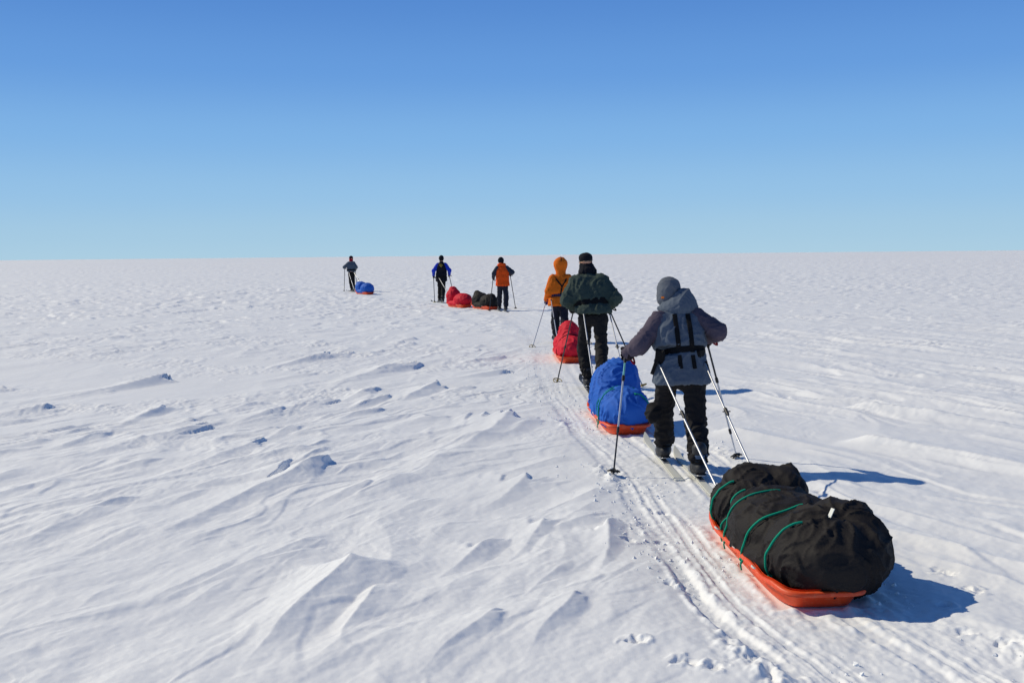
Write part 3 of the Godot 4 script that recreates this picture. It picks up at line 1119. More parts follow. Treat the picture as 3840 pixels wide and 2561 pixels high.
# builds a skier; joints are given in the world, the node stands on the snow between the feet
func make_person(d: Dictionary) -> Dictionary:
	J = {}
	var w: Dictionary = d.joints
	var mid: Vector3 = (w.aL + w.aR) * 0.5
	var gy: float = stand[d.who]
	var base := Vector3(mid.x, gy, mid.z)
	for n in w:
		J[n] = (w[n] as Vector3) - Vector3(mid.x, 0, mid.z)
	var t := thing("person", d.label, "person", base, 0.0, "skiers crossing the snow field")
	var cell: float = d.cell
	var fw: Vector3 = d.get("fw", Vector3(0, 0, -1))
	var S := (j("sL") + j("sR")) * 0.5
	var P := (j("pL") + j("pR")) * 0.5
	var up := (S - P).normalized()
	var rt := (j("sR") - j("sL")).normalized()
	var bk := rt.cross(up).normalized()
	var puff: float = d.get("puff", 1.0)
	var sw := (j("sR") - j("sL")).length() * 0.5
	# body: one continuous figure under the clothes
	var hdp := head_prims(j("hd"), fw)
	var bp := [["c", j("hd") + Vector3(0, -0.1, 0), S, 0.05, 0.055, 0.03], ["c", j("sL"), j("sR"), 0.055, 0.055, 0.03], ["c", S - up * 0.1 - rt * 0.06, P + up * 0.05 - rt * 0.04, 0.065, 0.065, 0.05], ["c", S - up * 0.1 + rt * 0.06, P + up * 0.05 + rt * 0.04, 0.065, 0.065, 0.05], ["c", j("pL"), j("pR"), 0.075, 0.075, 0.04]]
	for s in ["L", "R"]:
		bp.append_array([["c", j("s" + s), j("e" + s), 0.045, 0.036, 0.03], ["c", j("e" + s), j("h" + s), 0.036, 0.026, 0.02], ["c", j("p" + s), j("k" + s), 0.07, 0.05, 0.04], ["c", j("k" + s), j("a" + s), 0.05, 0.036, 0.03]])
	var body := skin_of(field(bp, 0.022))
	var hb := skin_of(field(hdp, 0.007 if cell < 0.016 else 0.014))
	body.add(hb.vs, hb.ns, hb.ix)
	part("body", body, mat_skin, t)
	# trousers
	var tp := [["c", j("pL"), j("pR"), 0.1, 0.1, 0.05]]
	for s in ["L", "R"]:
		tp.append_array([["c", j("p" + s), j("k" + s), 0.09, 0.08, 0.04], ["c", j("k" + s), j("a" + s) + Vector3(0, 0.03, 0), 0.082, 0.076, 0.03]])
	for q in d.get("trouser_more", []):
		tp.append(["e", q[0] - Vector3(mid.x, 0, mid.z), q[1], Vector3.ZERO, 0.02])
	var tf := field(tp, cell)
	tf.cut(Vector3(0, d.hem + 0.07, 0), Vector3(0, 1, 0))
	for s in ["L", "R"]:   # hem of each leg
		var a := j("a" + s) + Vector3(0, 0.045, 0)
		var n := tf
		for kz in n.nz:
			for jy in n.ny:
				var py := n.o.y + jy * n.c
				if py > a.y + 0.02:
					break
				for i in n.nx:
					var px := n.o.x + i * n.c
					var pz := n.o.z + kz * n.c
					if absf(px - a.x) < 0.13 and absf(pz - a.z) < 0.2 and (px - a.x) * (px - a.x) + (pz - a.z) * (pz - a.z) < (px - j("a" + ("R" if s == "L" else "L")).x) ** 2 + (pz - j("a" + ("R" if s == "L" else "L")).z) ** 2 + 0.0001:
						var id := (kz * n.ny + jy) * n.nx + i
						n.f[id] = maxf(n.f[id], a.y - py)
	part("trousers", skin_of(tf, leg_fold(0.012, mid.z * 3.0)), d.trousers, t)
	# jacket
	var hem: float = d.hem
	var ct := S - up * 0.13
	var cw := maxf(sw - 0.03, 0.06)
	var ws := P + up * 0.24
	var ja := [["c", j("sL") + rt * 0.02, j("sR") - rt * 0.02, 0.075 * puff, 0.075 * puff, 0.05], ["c", ct - rt * cw * 0.75, ct + rt * cw * 0.75, 0.12 * puff, 0.12 * puff, 0.06],
		["c", ws - rt * 0.075, ws + rt * 0.075, 0.122 * puff, 0.122 * puff, 0.06], ["c", ct - rt * cw * 0.75, ws - rt * 0.075, 0.115 * puff, 0.115 * puff, 0.05], ["c", ct + rt * cw * 0.75, ws + rt * 0.075, 0.115 * puff, 0.115 * puff, 0.05],
		["c", ws - rt * 0.075, Vector3(P.x, hem, P.z + 0.02) - rt * 0.09, 0.122, 0.138 * d.get("flare", 1.0), 0.05], ["c", ws + rt * 0.075, Vector3(P.x, hem, P.z + 0.02) + rt * 0.09, 0.122, 0.138 * d.get("flare", 1.0), 0.05],
		["c", S - up * 0.02, j("hd") - Vector3(0, 0.1, 0), 0.085, 0.072, 0.05]]
	if d.has("jacket_more"):
		for q in d.jacket_more:
			ja.append(["e", q[0] - Vector3(mid.x, 0, mid.z), q[1], q[2], q[3]])
	var sleeves := {}
	var arms := []
	for s in ["L", "R"]:
		var e := j("e" + s)
		var wr := e.lerp(j("h" + s), 0.8)
		var q := [["c", j("s" + s), e, 0.082 * puff, 0.072 * puff, 0.05], ["c", e, wr, 0.072 * puff, 0.05 * (puff * 0.5 + 0.5), 0.03]]
		if d.has("sleeve"):
			sleeves[s] = q
		else:
			arms.append_array(q)
	var jf := field(ja + arms, cell)
	var whole := jf.f
	jf.f = PackedFloat32Array()
	jf.f.resize(whole.size())
	jf.f.fill(1.0)
	for q in ja:
		if q[0] == "c":
			jf.cap(q[1], q[2], q[3], q[4], q[5])
		else:
			jf.ell(q[1], q[2], q[3], q[4])
	jf.cut(Vector3(0, hem, 0), Vector3(0, -1, 0))
	if d.has("belt_y"):
		var bc := Vector3(lerpf(P.x, S.x, 0.3), d.belt_y, lerpf(P.z, S.z, 0.3))
		for k in 28:   # cloth pinched under the belt
			var a0 := TAU * k / 28.0
			var a1 := TAU * (k + 1) / 28.0
			var d0 := rt * cos(a0) + bk * sin(a0)
			var d1 := rt * cos(a1) + bk * sin(a1)
			var h0 := jf.hit(bc + d0 * 0.4, -d0)
			var h1 := jf.hit(bc + d1 * 0.4, -d1)
			if h0.distance_to(h1) < 0.12:
				jf.cap(h0 + d0 * 0.026, h1 + d1 * 0.026, 0.036, 0.036, 0.012, true)
	var bf := Field.new(Vector3.ZERO, Vector3.ONE * 0.01, cell)   # the trunk alone, for what is worn round it
	bf.o = jf.o
	bf.nx = jf.nx
	bf.ny = jf.ny
	bf.nz = jf.nz
	bf.f = jf.f.duplicate()
	for q in arms:
		jf.cap(q[1], q[2], q[3], q[4], q[5])
	var fa: float = d.get("fold", 0.012)
	var jk := part("jacket", skin_of(jf, cloth_fold(fa, mid.z, 3.5)), d.jacket, t)
	for s in sleeves:
		part("sleeve", skin_of(field(sleeves[s], cell), cloth_fold(fa * 0.9, mid.z + 2.0, 6.0)), d.sleeve, jk)
	for s in ["L", "R"]:   # sleeve cuffs
		if cell < 0.019:
			var e := j("e" + s)
			var c0 := e.lerp(j("h" + s), 0.76)
			var dv := (j("h" + s) - e).normalized()
			var cf := Build.new()
			var rr: float = 0.05 * (puff * 0.5 + 0.5)
			cf.tube([c0 - dv * 0.012, c0, c0 + dv * 0.03, c0 + dv * 0.045], [rr * 0.95, rr * 1.1, rr * 1.06, rr * 0.9], 16)
			part("cuff", cf, d.get("sleeve", d.jacket), jk)
	# gloves, closed on the poles
	for s in ["L", "R"]:
		var pole: Array = d.poles[s]
		var ax: Vector3 = ((pole[0] as Vector3) - (pole[1] as Vector3)).normalized()
		var g := j("h" + s)
		var e := j("e" + s)
		var wr := g + (e - g).normalized() * 0.1
		var gp := hand_prims(g, ax, wr, d.get("fat", 1.15), -1.0 if s == "L" else 1.0)
		gp.append(["c", wr, wr + (e - g).normalized() * 0.05, 0.045, 0.05, 0.015])
		part("glove", skin_of(field(gp, 0.006 if cell < 0.016 else 0.012)), d.glove, t)
	# boots
	for s in ["L", "R"]:
		var a := j("a" + s)
		var sole := d.get("soles", {}) as Dictionary
		var ff := fw
		var low: float = sole.get(s, 0.03)
		var heel := a + Vector3(0, -0.02, 0) - ff * 0.05
		heel.y = maxf(heel.y, low + 0.045)
		var toe := a + ff * 0.17
		toe.y = low + 0.035
		var ball := a + ff * 0.1
		ball.y = low + 0.042
		var bt := field([["c", heel, ball, 0.045, 0.048, 0.02], ["c", ball, toe, 0.048, 0.036, 0.02], ["c", a + Vector3(0, 0.0, 0), a + Vector3(0, 0.13, 0), 0.054, 0.058, 0.03], ["c", ball, a, 0.045, 0.05, 0.04]], 0.008 if cell < 0.016 else 0.016)
		var bm := part("boot", skin_of(bt), d.boot, t)
		if cell < 0.016:
			var so := Build.new()
			so.box(Transform3D(Basis.looking_at((toe - heel).normalized(), Vector3.UP), (heel + toe) * 0.5 - Vector3(0, 0.042, 0)), Vector3(0.085, 0.018, (toe - heel).length() + 0.07), 0.006)
			part("sole", so, mat_black_plastic, bm)
			webbing("cuff_strap", bt, around(a + Vector3(0, 0.075, 0), rt, Vector3(0, 0, 1), 20), 0.028, d.get("cuff", mat_webbing), bm, 0.004)
			webbing("buckle_strap", bt, around(a + Vector3(0, 0.03, 0), rt, Vector3(0, 0, 1), 20), 0.014, mat_webbing, bm, 0.005)
	return {"node": t, "field": bf, "rt": rt, "up": up, "bk": bk, "S": S, "P": P, "off": Vector3(mid.x, 0, mid.z), "base": base}

var mat_skin: StandardMaterial3D
var mat_sled: StandardMaterial3D
var mat_rope: StandardMaterial3D
var mat_steel: StandardMaterial3D
var mat_black_plastic: StandardMaterial3D
var mat_webbing: StandardMaterial3D
var mat_alu: StandardMaterial3D
var mat_cord: StandardMaterial3D

func belt(r: Dictionary, y: float, w: float, m: Material, lean := 0.0) -> Node:
	var P: Vector3 = r.P
	var S: Vector3 = r.S
	var bc := Vector3(lerpf(P.x, S.x, 0.3), y, lerpf(P.z, S.z, 0.3))
	webbing("harness_belt", r.field, around(bc, r.rt, r.bk, 40, 0.0, TAU, lean), w, m, r.node, 0.006)
	return r.node.get_node("harness_belt")

func back_strap(r: Dictionary, x0: float, y0: float, x1: float, y1: float, w: float, m: Material, parent: Node, called := "harness_strap") -> void:
	var rays := []
	for k in 13:
		var u := k / 12.0
		var x := lerpf(x0, x1, u)
		var y := lerpf(y0, y1, u)
		rays.append([Vector3(x, y, 0) - r.off + Vector3(0, 0, r.off.z) + Vector3(0, 0, 0.5), Vector3(0, 0, -1)])
	webbing(called, r.field, rays, w, m, parent, 0.004)

func _ready() -> void:
	var t0 := Time.get_ticks_msec()
	# ---------------------------------------------------------------- camera, sky, sun
	var cam := Camera3D.new()
	cam.name = "camera"
	add_child(cam)
	cam.position = Vector3(0, 1.75, 0)
	cam.rotation = Vector3(deg_to_rad(-4.918), 0, 0)
	cam.rotate_object_local(Vector3(0, 0, 1), deg_to_rad(-0.56))
	cam.fov = 37.54
	cam.near = 0.05
	cam.far = 9000.0
	cam.current = true

	var env := Environment.new()
	env.background_mode = Environment.BG_SKY
	env.tonemap_mode = Environment.TONE_MAPPER_LINEAR
	env.tonemap_exposure = 1.0
	env.sdfgi_enabled = true
	env.ssao_enabled = true
	env.ssil_enabled = true
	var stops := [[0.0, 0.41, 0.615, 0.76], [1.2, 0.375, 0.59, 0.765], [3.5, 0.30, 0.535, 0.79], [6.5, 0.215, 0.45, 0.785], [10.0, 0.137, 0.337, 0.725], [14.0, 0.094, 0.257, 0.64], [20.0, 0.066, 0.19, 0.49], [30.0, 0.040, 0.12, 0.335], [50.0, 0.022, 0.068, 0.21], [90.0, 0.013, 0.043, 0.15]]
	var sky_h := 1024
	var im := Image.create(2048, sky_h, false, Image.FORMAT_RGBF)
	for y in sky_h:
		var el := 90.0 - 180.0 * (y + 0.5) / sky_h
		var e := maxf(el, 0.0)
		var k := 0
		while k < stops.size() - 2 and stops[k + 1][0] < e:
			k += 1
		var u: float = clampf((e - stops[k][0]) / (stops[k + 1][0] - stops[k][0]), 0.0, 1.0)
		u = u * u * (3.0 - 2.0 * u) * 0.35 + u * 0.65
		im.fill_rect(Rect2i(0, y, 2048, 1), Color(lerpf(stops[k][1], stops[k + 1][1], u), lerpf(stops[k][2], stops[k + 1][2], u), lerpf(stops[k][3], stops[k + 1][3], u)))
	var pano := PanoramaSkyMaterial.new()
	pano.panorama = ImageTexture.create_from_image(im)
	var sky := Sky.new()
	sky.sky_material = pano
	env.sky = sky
	var we := WorldEnvironment.new()
	we.name = "world_environment"
	we.environment = env
	add_child(we)

	var sun := DirectionalLight3D.new()
	sun.name = "sun"
	sun.light_color = Color(1.0, 0.958, 0.855)
	sun.light_energy = 1.12
	sun.light_angular_distance = 0.53
	sun.shadow_enabled = true
	add_child(sun)
	sun.look_at_from_position(Vector3.ZERO, Vector3(1.143, -1.0, 0.53), Vector3.UP)

	# ---------------------------------------------------------------- materials
	textures()
	make_snow_material()
	mat_skin = plain(rgb(205, 150, 120), 0.6)
	mat_sled = plain(Color.WHITE, 0.5)
	var sn := noise(41, 0.02, 5)
	sn.fractal_gain = 0.65
	var sim := sn.get_seamless_image(512, 512)
	sim.convert(Image.FORMAT_RGB8)
	var scratch := noise(42, 0.35)
	for y in 512:
		for x in 512:
			var v := sim.get_pixel(x, y).r
			var sc := smoothstep(0.62, 0.9, scratch.get_noise_2d(x * 0.05, y * 1.3) + (v - 0.5) * 0.5)
			sim.set_pixel(x, y, Color8(226, 74, 24).lerp(Color8(236, 112, 66), clampf((v - 0.45) * 1.1, 0.0, 0.45)).lerp(Color8(242, 190, 170), sc * 0.7))
	mat_sled.albedo_texture = ImageTexture.create_from_image(sim)
	mat_sled.uv1_triplanar = true
	mat_sled.uv1_scale = Vector3.ONE * 1.6
	mat_rope = cloth(rgb(215, 212, 205), 0.9, 0.3)
	mat_steel = plain(rgb(170, 172, 176), 0.35, 0.8)
	mat_black_plastic = plain(rgb(26, 26, 28), 0.5)
	mat_webbing = cloth(rgb(18, 18, 21), 0.8, 0.3)
	mat_alu = plain(rgb(188, 190, 196), 0.38, 0.7)
	mat_cord = cloth(rgb(0, 150, 118), 0.7, 0.2)

	# ---------------------------------------------------------------- the snow
	trail_table()
	make_drifts()
	plan()
	make_snow()
	make_crumbs()
	print("snow ", Time.get_ticks_msec() - t0)
	make_sleds()
	print("sleds ", Time.get_ticks_msec() - t0)
	make_people()
	print("people ", Time.get_ticks_msec() - t0)

func on_snow(x: float, y: float, z: float) -> Vector3:
	return Vector3(x, snow(x, z) + y, z)

func sled_at(x: float, z: float, turn: float) -> Vector3:   # rests on the highest snow under its floor
	var top := 0.0
	var n := 0
	for i in 9:
		for k in 5:
			var q := Vector3(-0.18 + 0.09 * k, 0, -0.5 + 0.14 * i).rotated(Vector3.UP, turn)
			top += snow(x + q.x, z + q.z)
			n += 1
	return Vector3(x, top / n - 0.004, z)

# where the sleds and the skis press the snow; found before the snow is meshed
const SLEDS := {"six": [1.5, -5.62, 0.05], "five": [1.1, -10.5, 0.05], "four": [0.97, -17.0, 0.02], "three": [-0.92, -33.75, 0.42], "two": [-1.86, -35.3, 0.42], "one": [-6.95, -47.4, 0.5]}
const FEET := {"six": [[1.288, -8.45], [1.46, -7.76], 0.02, 0.72], "five": [[1.0, -13.2], [1.13, -12.66], 0.02, 0.62], "four": [[0.885, -19.95], [1.03, -19.55], 0.02, 0.62], "three": [[-0.40, -32.6], [-0.19, -32.15], 0.15, 0.62], "two": [[-2.81, -39.2], [-2.66, -38.8], 0.4, 0.7], "one": [[-8.0, -50.3], [-7.85, -50.0], 0.4, 0.7]}
var sled_spot := {}
var stand := {}
func plan() -> void:
	for k in SLEDS:
		var q: Array = SLEDS[k]
		sled_spot[k] = sled_at(q[0], q[1], q[2])
	for k in FEET:
		var q: Array = FEET[k]
		stand[k] = snow((q[0][0] + q[1][0]) * 0.5, (q[0][1] + q[1][1]) * 0.5)
	for q in PITS:
		press(q[0], q[1], 0.0, -1.0, 0.05, 0.0)
	for k in SLEDS:
		var q: Array = SLEDS[k]
		press(q[0], q[1], q[2], 0.195, 0.74, sled_spot[k].y - 0.002)
	for k in FEET:
		var q: Array = FEET[k]
		for i in 2:
			var c := Vector3(0, 0, q[3] * 0.5 - 0.15).rotated(Vector3.UP, q[2])
			press(q[i][0] + c.x, q[i][1] + c.z, q[2], 0.042, q[3] * 0.5 + 0.16, stand[k] - 0.012)

func ski_pair(k: String, left: String, right: String, m: Material) -> void:
	var q: Array = FEET[k]
	for i in 2:
		make_ski(left if i == 0 else right, Vector3(q[i][0], stand[k] - 0.011, q[i][1]), q[2], 1.78, m, q[3])

func make_sleds() -> void:
	var black := cloth(rgb(36, 33, 33), 0.72, 0.5)
	var blue := cloth(rgb(40, 98, 190), 0.7, 0.45)
	var red := cloth(rgb(206, 30, 52), 0.7, 0.4)
	var bag_fold := func(p: Vector3) -> float:
		return 0.02 * (crease(p, 4.6, 1.3, 4.0, 6.0) - 0.25) + 0.008 * (crease(p + Vector3(4, 0, 0), 2.0, 6.0, 3.0, 7.0) - 0.2)
	var near_fold := func(p: Vector3) -> float:
		var q := p - Vector3(0.14, 0.40, 0.56)
		var l := q.length()
		var ang := atan2(q.z, q.x) + q.y * 1.5
		var rays := pow(1.0 - absf(sin(ang * 4.5 + folds.get_noise_1d(l * 3.0))), 2.5) * exp(-pow((l - 0.16) / 0.14, 2.0))
		return 0.016 * (crease(p, 2.3, 2.3, 1.5, 6.0) - 0.3) + 0.006 * (crease(p * 1.7 + Vector3(4, 0, 0), 4.0, 2.6, 3.0, 5.0) - 0.3) + 0.02 * rays - 0.04 * exp(-pow(l / 0.06, 2.0))
	var far_fold := func(p: Vector3) -> float:
		return 0.022 * (crease(p + Vector3(3, 1, 2), 4.0, 4.0, 3.5, 3.0) - 0.4)
	var Z := Vector3.ZERO
	# nearest sled
	var a6: Vector3 = sled_spot.six
	make_sled("six", "orange plastic sled under the large black bag, nearest the viewer", a6, 0.05, [[Vector3(1.179, 0.891, -8.05), Vector3(1.38, 0.14, -6.45)], [Vector3(1.539, 0.928, -8.1), Vector3(1.67, 0.12, -6.45)]], 0.008, mat_alu)
	var bag6 := make_bag("large black fabric bag tied with green cords on the nearest sled", a6, 0.05, [
		["e", Vector3(0.01, 0.13, 0.02), Vector3(0.272, 0.12, 0.78), Z, 0.03],
		["e", Vector3(0.11, 0.215, 0.50), Vector3(0.325, 0.22, 0.36), Vector3(0.06, -0.12, 0.05), 0.03],
		["e", Vector3(0.25, 0.335, 0.42), Vector3(0.15, 0.12, 0.24), Vector3(0.1, 0.3, -0.5), 0.03],
		["e", Vector3(0.05, 0.225, 0.04), Vector3(0.32, 0.185, 0.40), Z, 0.02],
		["e", Vector3(0.04, 0.275, -0.2), Vector3(0.27, 0.13, 0.17), Vector3(0, 0.25, 0), 0.015],
		["e", Vector3(0.02, 0.2, -0.52), Vector3(0.27, 0.21, 0.27), Vector3(0, 0.1, 0), 0.015],
		["e", Vector3(0.03, 0.35, -0.6), Vector3(0.17, 0.1, 0.14), Vector3(0, 0.2, 0.1), 0.05],
		["e", Vector3(0.22, 0.335, -0.5), Vector3(0.11, 0.1, 0.16), Vector3(0.3, 0.5, -0.3), 0.02], ["e", Vector3(0.27, 0.39, -0.56), Vector3(0.05, 0.06, 0.07), Vector3(0, 0.3, 0.3), 0.03],
		], 0.0105, black, [[-0.5, 0.25, -100.0, -30.0, 0.0], [-0.3, 0.3, -105.0, -28.0, 0.0], [-0.16, 0.35, -105.0, 10.0, 0.0], [0.2, 0.35, -105.0, 0.0, 0.05], [0.52, 0.3, -105.0, -30.0, 0.08]], near_fold, 0.0065, mat_cord)
	var tg := Build.new()
	tg.box(Transform3D(Basis.looking_at(Vector3(0.75, -0.5, -0.35)), Vector3(0.09, 0.445, 0.60)), Vector3(0.024, 0.05, 0.004), 0.001)
	part("white_tag", tg, plain(rgb(235, 235, 225), 0.7), bag6)
	# the green jacket's sled
	var a5: Vector3 = sled_spot.five
	make_sled("five", "orange sled loaded with a tall blue bag, behind the green jacket", a5, 0.05, [[Vector3(0.93, 1.08, -13.12), Vector3(0.95, 0.14, -11.3)], [Vector3(1.28, 1.0, -13.1), Vector3(1.33, 0.12, -11.3)]], 0.0085, mat_alu)
	make_bag("tall bright blue bag piled on the sled beside the grey skier", a5, 0.05, [
		["e", Vector3(0.0, 0.13, 0.0), Vector3(0.265, 0.12, 0.76), Z, 0.03],
		["e", Vector3(0.0, 0.215, 0.46), Vector3(0.262, 0.225, 0.35), Z, 0.015],
		["e", Vector3(0.01, 0.12, 0.52), Vector3(0.26, 0.115, 0.28), Z, 0.05],
		["e", Vector3(-0.02, 0.35, 0.04), Vector3(0.262, 0.31, 0.29), Vector3(-0.1, 0, 0.1), 0.03], ["e", Vector3(-0.12, 0.28, 0.16), Vector3(0.16, 0.2, 0.2), Z, 0.05],
		["e", Vector3(0.05, 0.56, -0.05), Vector3(0.17, 0.115, 0.2), Vector3(0, 0, -0.1), 0.06],
		["e", Vector3(0.0, 0.21, -0.42), Vector3(0.24, 0.2, 0.3), Z, 0.04],
		], 0.014, blue, [[0.3, 0.3, -100.0, 100.0], [0.5, 0.1, -105.0, -20.0], [0.62, 0.1, 20.0, 100.0]], bag_fold, 0.006, mat_cord)
	# the orange jacket's sled
	var a4: Vector3 = sled_spot.four
	make_sled("four", "orange sled with a red bag between the orange and the green jacket", a4, 0.02, [[Vector3(0.78, 0.86, -19.8), Vector3(0.83, 0.14, -17.8)]], 0.009, mat_alu)
	make_bag("upright red bag on the sled behind the orange jacket", a4, 0.02, [
		["e", Vector3(0.0, 0.13, 0.0), Vector3(0.26, 0.115, 0.76), Z, 0.03], ["e", Vector3(0.0, 0.21, 0.45), Vector3(0.24, 0.22, 0.36), Z, 0.05],
		["e", Vector3(-0.01, 0.36, 0.16), Vector3(0.2, 0.3, 0.28), Z, 0.1],
		["e", Vector3(0.0, 0.22, -0.38), Vector3(0.24, 0.2, 0.32), Z, 0.04],
		], 0.02, red, [[0.4, 0.2, -100.0, 100.0]], far_fold, 0.006, mat_webbing)
	# far sleds
	var a2: Vector3 = sled_spot.two
	make_sled("two", "orange sled with the red bag behind the blue sleeved skier", a2, 0.42, [[Vector3(-2.78, 0.95, -38.7), Vector3(-2.1, 0.16, -36.05)]], 0.012, mat_rope)
	make_bag("two lobed red bag on a sled, next to a black one", a2, 0.42, [
		["e", Vector3(0.0, 0.14, 0.0), Vector3(0.3, 0.125, 0.78), Z, 0.03], ["e", Vector3(0.02, 0.26, 0.35), Vector3(0.31, 0.24, 0.44), Z, 0.02],
		["e", Vector3(-0.02, 0.34, -0.45), Vector3(0.27, 0.31, 0.28), Z, 0.02],
		["e", Vector3(-0.02, 0.62, -0.5), Vector3(0.13, 0.1, 0.14), Z, 0.03],
		], 0.026, red, [], far_fold, 0.008, mat_rope)
	var a3: Vector3 = sled_spot.three
	make_sled("three", "orange sled with a black bag left of the orange backed skier", a3, 0.42, [], 0.01, mat_rope)
	make_bag("black bag with two humps left of the orange backed skier", a3, 0.42, [
		["e", Vector3(0.0, 0.14, 0.0), Vector3(0.3, 0.125, 0.78), Z, 0.03], ["e", Vector3(0.0, 0.25, 0.4), Vector3(0.3, 0.25, 0.38), Z, 0.02],
		["e", Vector3(0.05, 0.44, 0.5), Vector3(0.12, 0.09, 0.14), Z, 0.05],
		["e", Vector3(0.0, 0.29, -0.36), Vector3(0.28, 0.26, 0.34), Z, 0.02],
		["e", Vector3(-0.06, 0.5, -0.46), Vector3(0.11, 0.12, 0.14), Vector3(0.3, 0, 0), 0.05],
		], 0.026, black, [], far_fold, 0.008, mat_rope)
	var a1: Vector3 = sled_spot.one
	make_sled("one", "orange sled with a blue bag behind the leading skier", a1, 0.5, [[Vector3(-8.06, 0.98, -49.85), Vector3(-7.5, 0.16, -48.0)], [Vector3(-7.82, 1.0, -49.9), Vector3(-7.05, 0.16, -48.2)]], 0.014, mat_alu)
	make_bag("blue bag with a flat top on the farthest sled", a1, 0.5, [
		["e", Vector3(0.0, 0.14, 0.0), Vector3(0.3, 0.125, 0.78), Z, 0.03], ["e", Vector3(0.0, 0.27, 0.4), Vector3(0.31, 0.27, 0.4), Z, 0.02],
		["e", Vector3(0.0, 0.38, 0.45), Vector3(0.22, 0.12, 0.28), Z, 0.06],
		["e", Vector3(0.0, 0.31, -0.4), Vector3(0.28, 0.28, 0.34), Z, 0.02],
		["e", Vector3(-0.06, 0.5, -0.5), Vector3(0.14, 0.1, 0.14), Z, 0.04],
		], 0.03, blue, [], far_fold, 0.008, mat_rope)

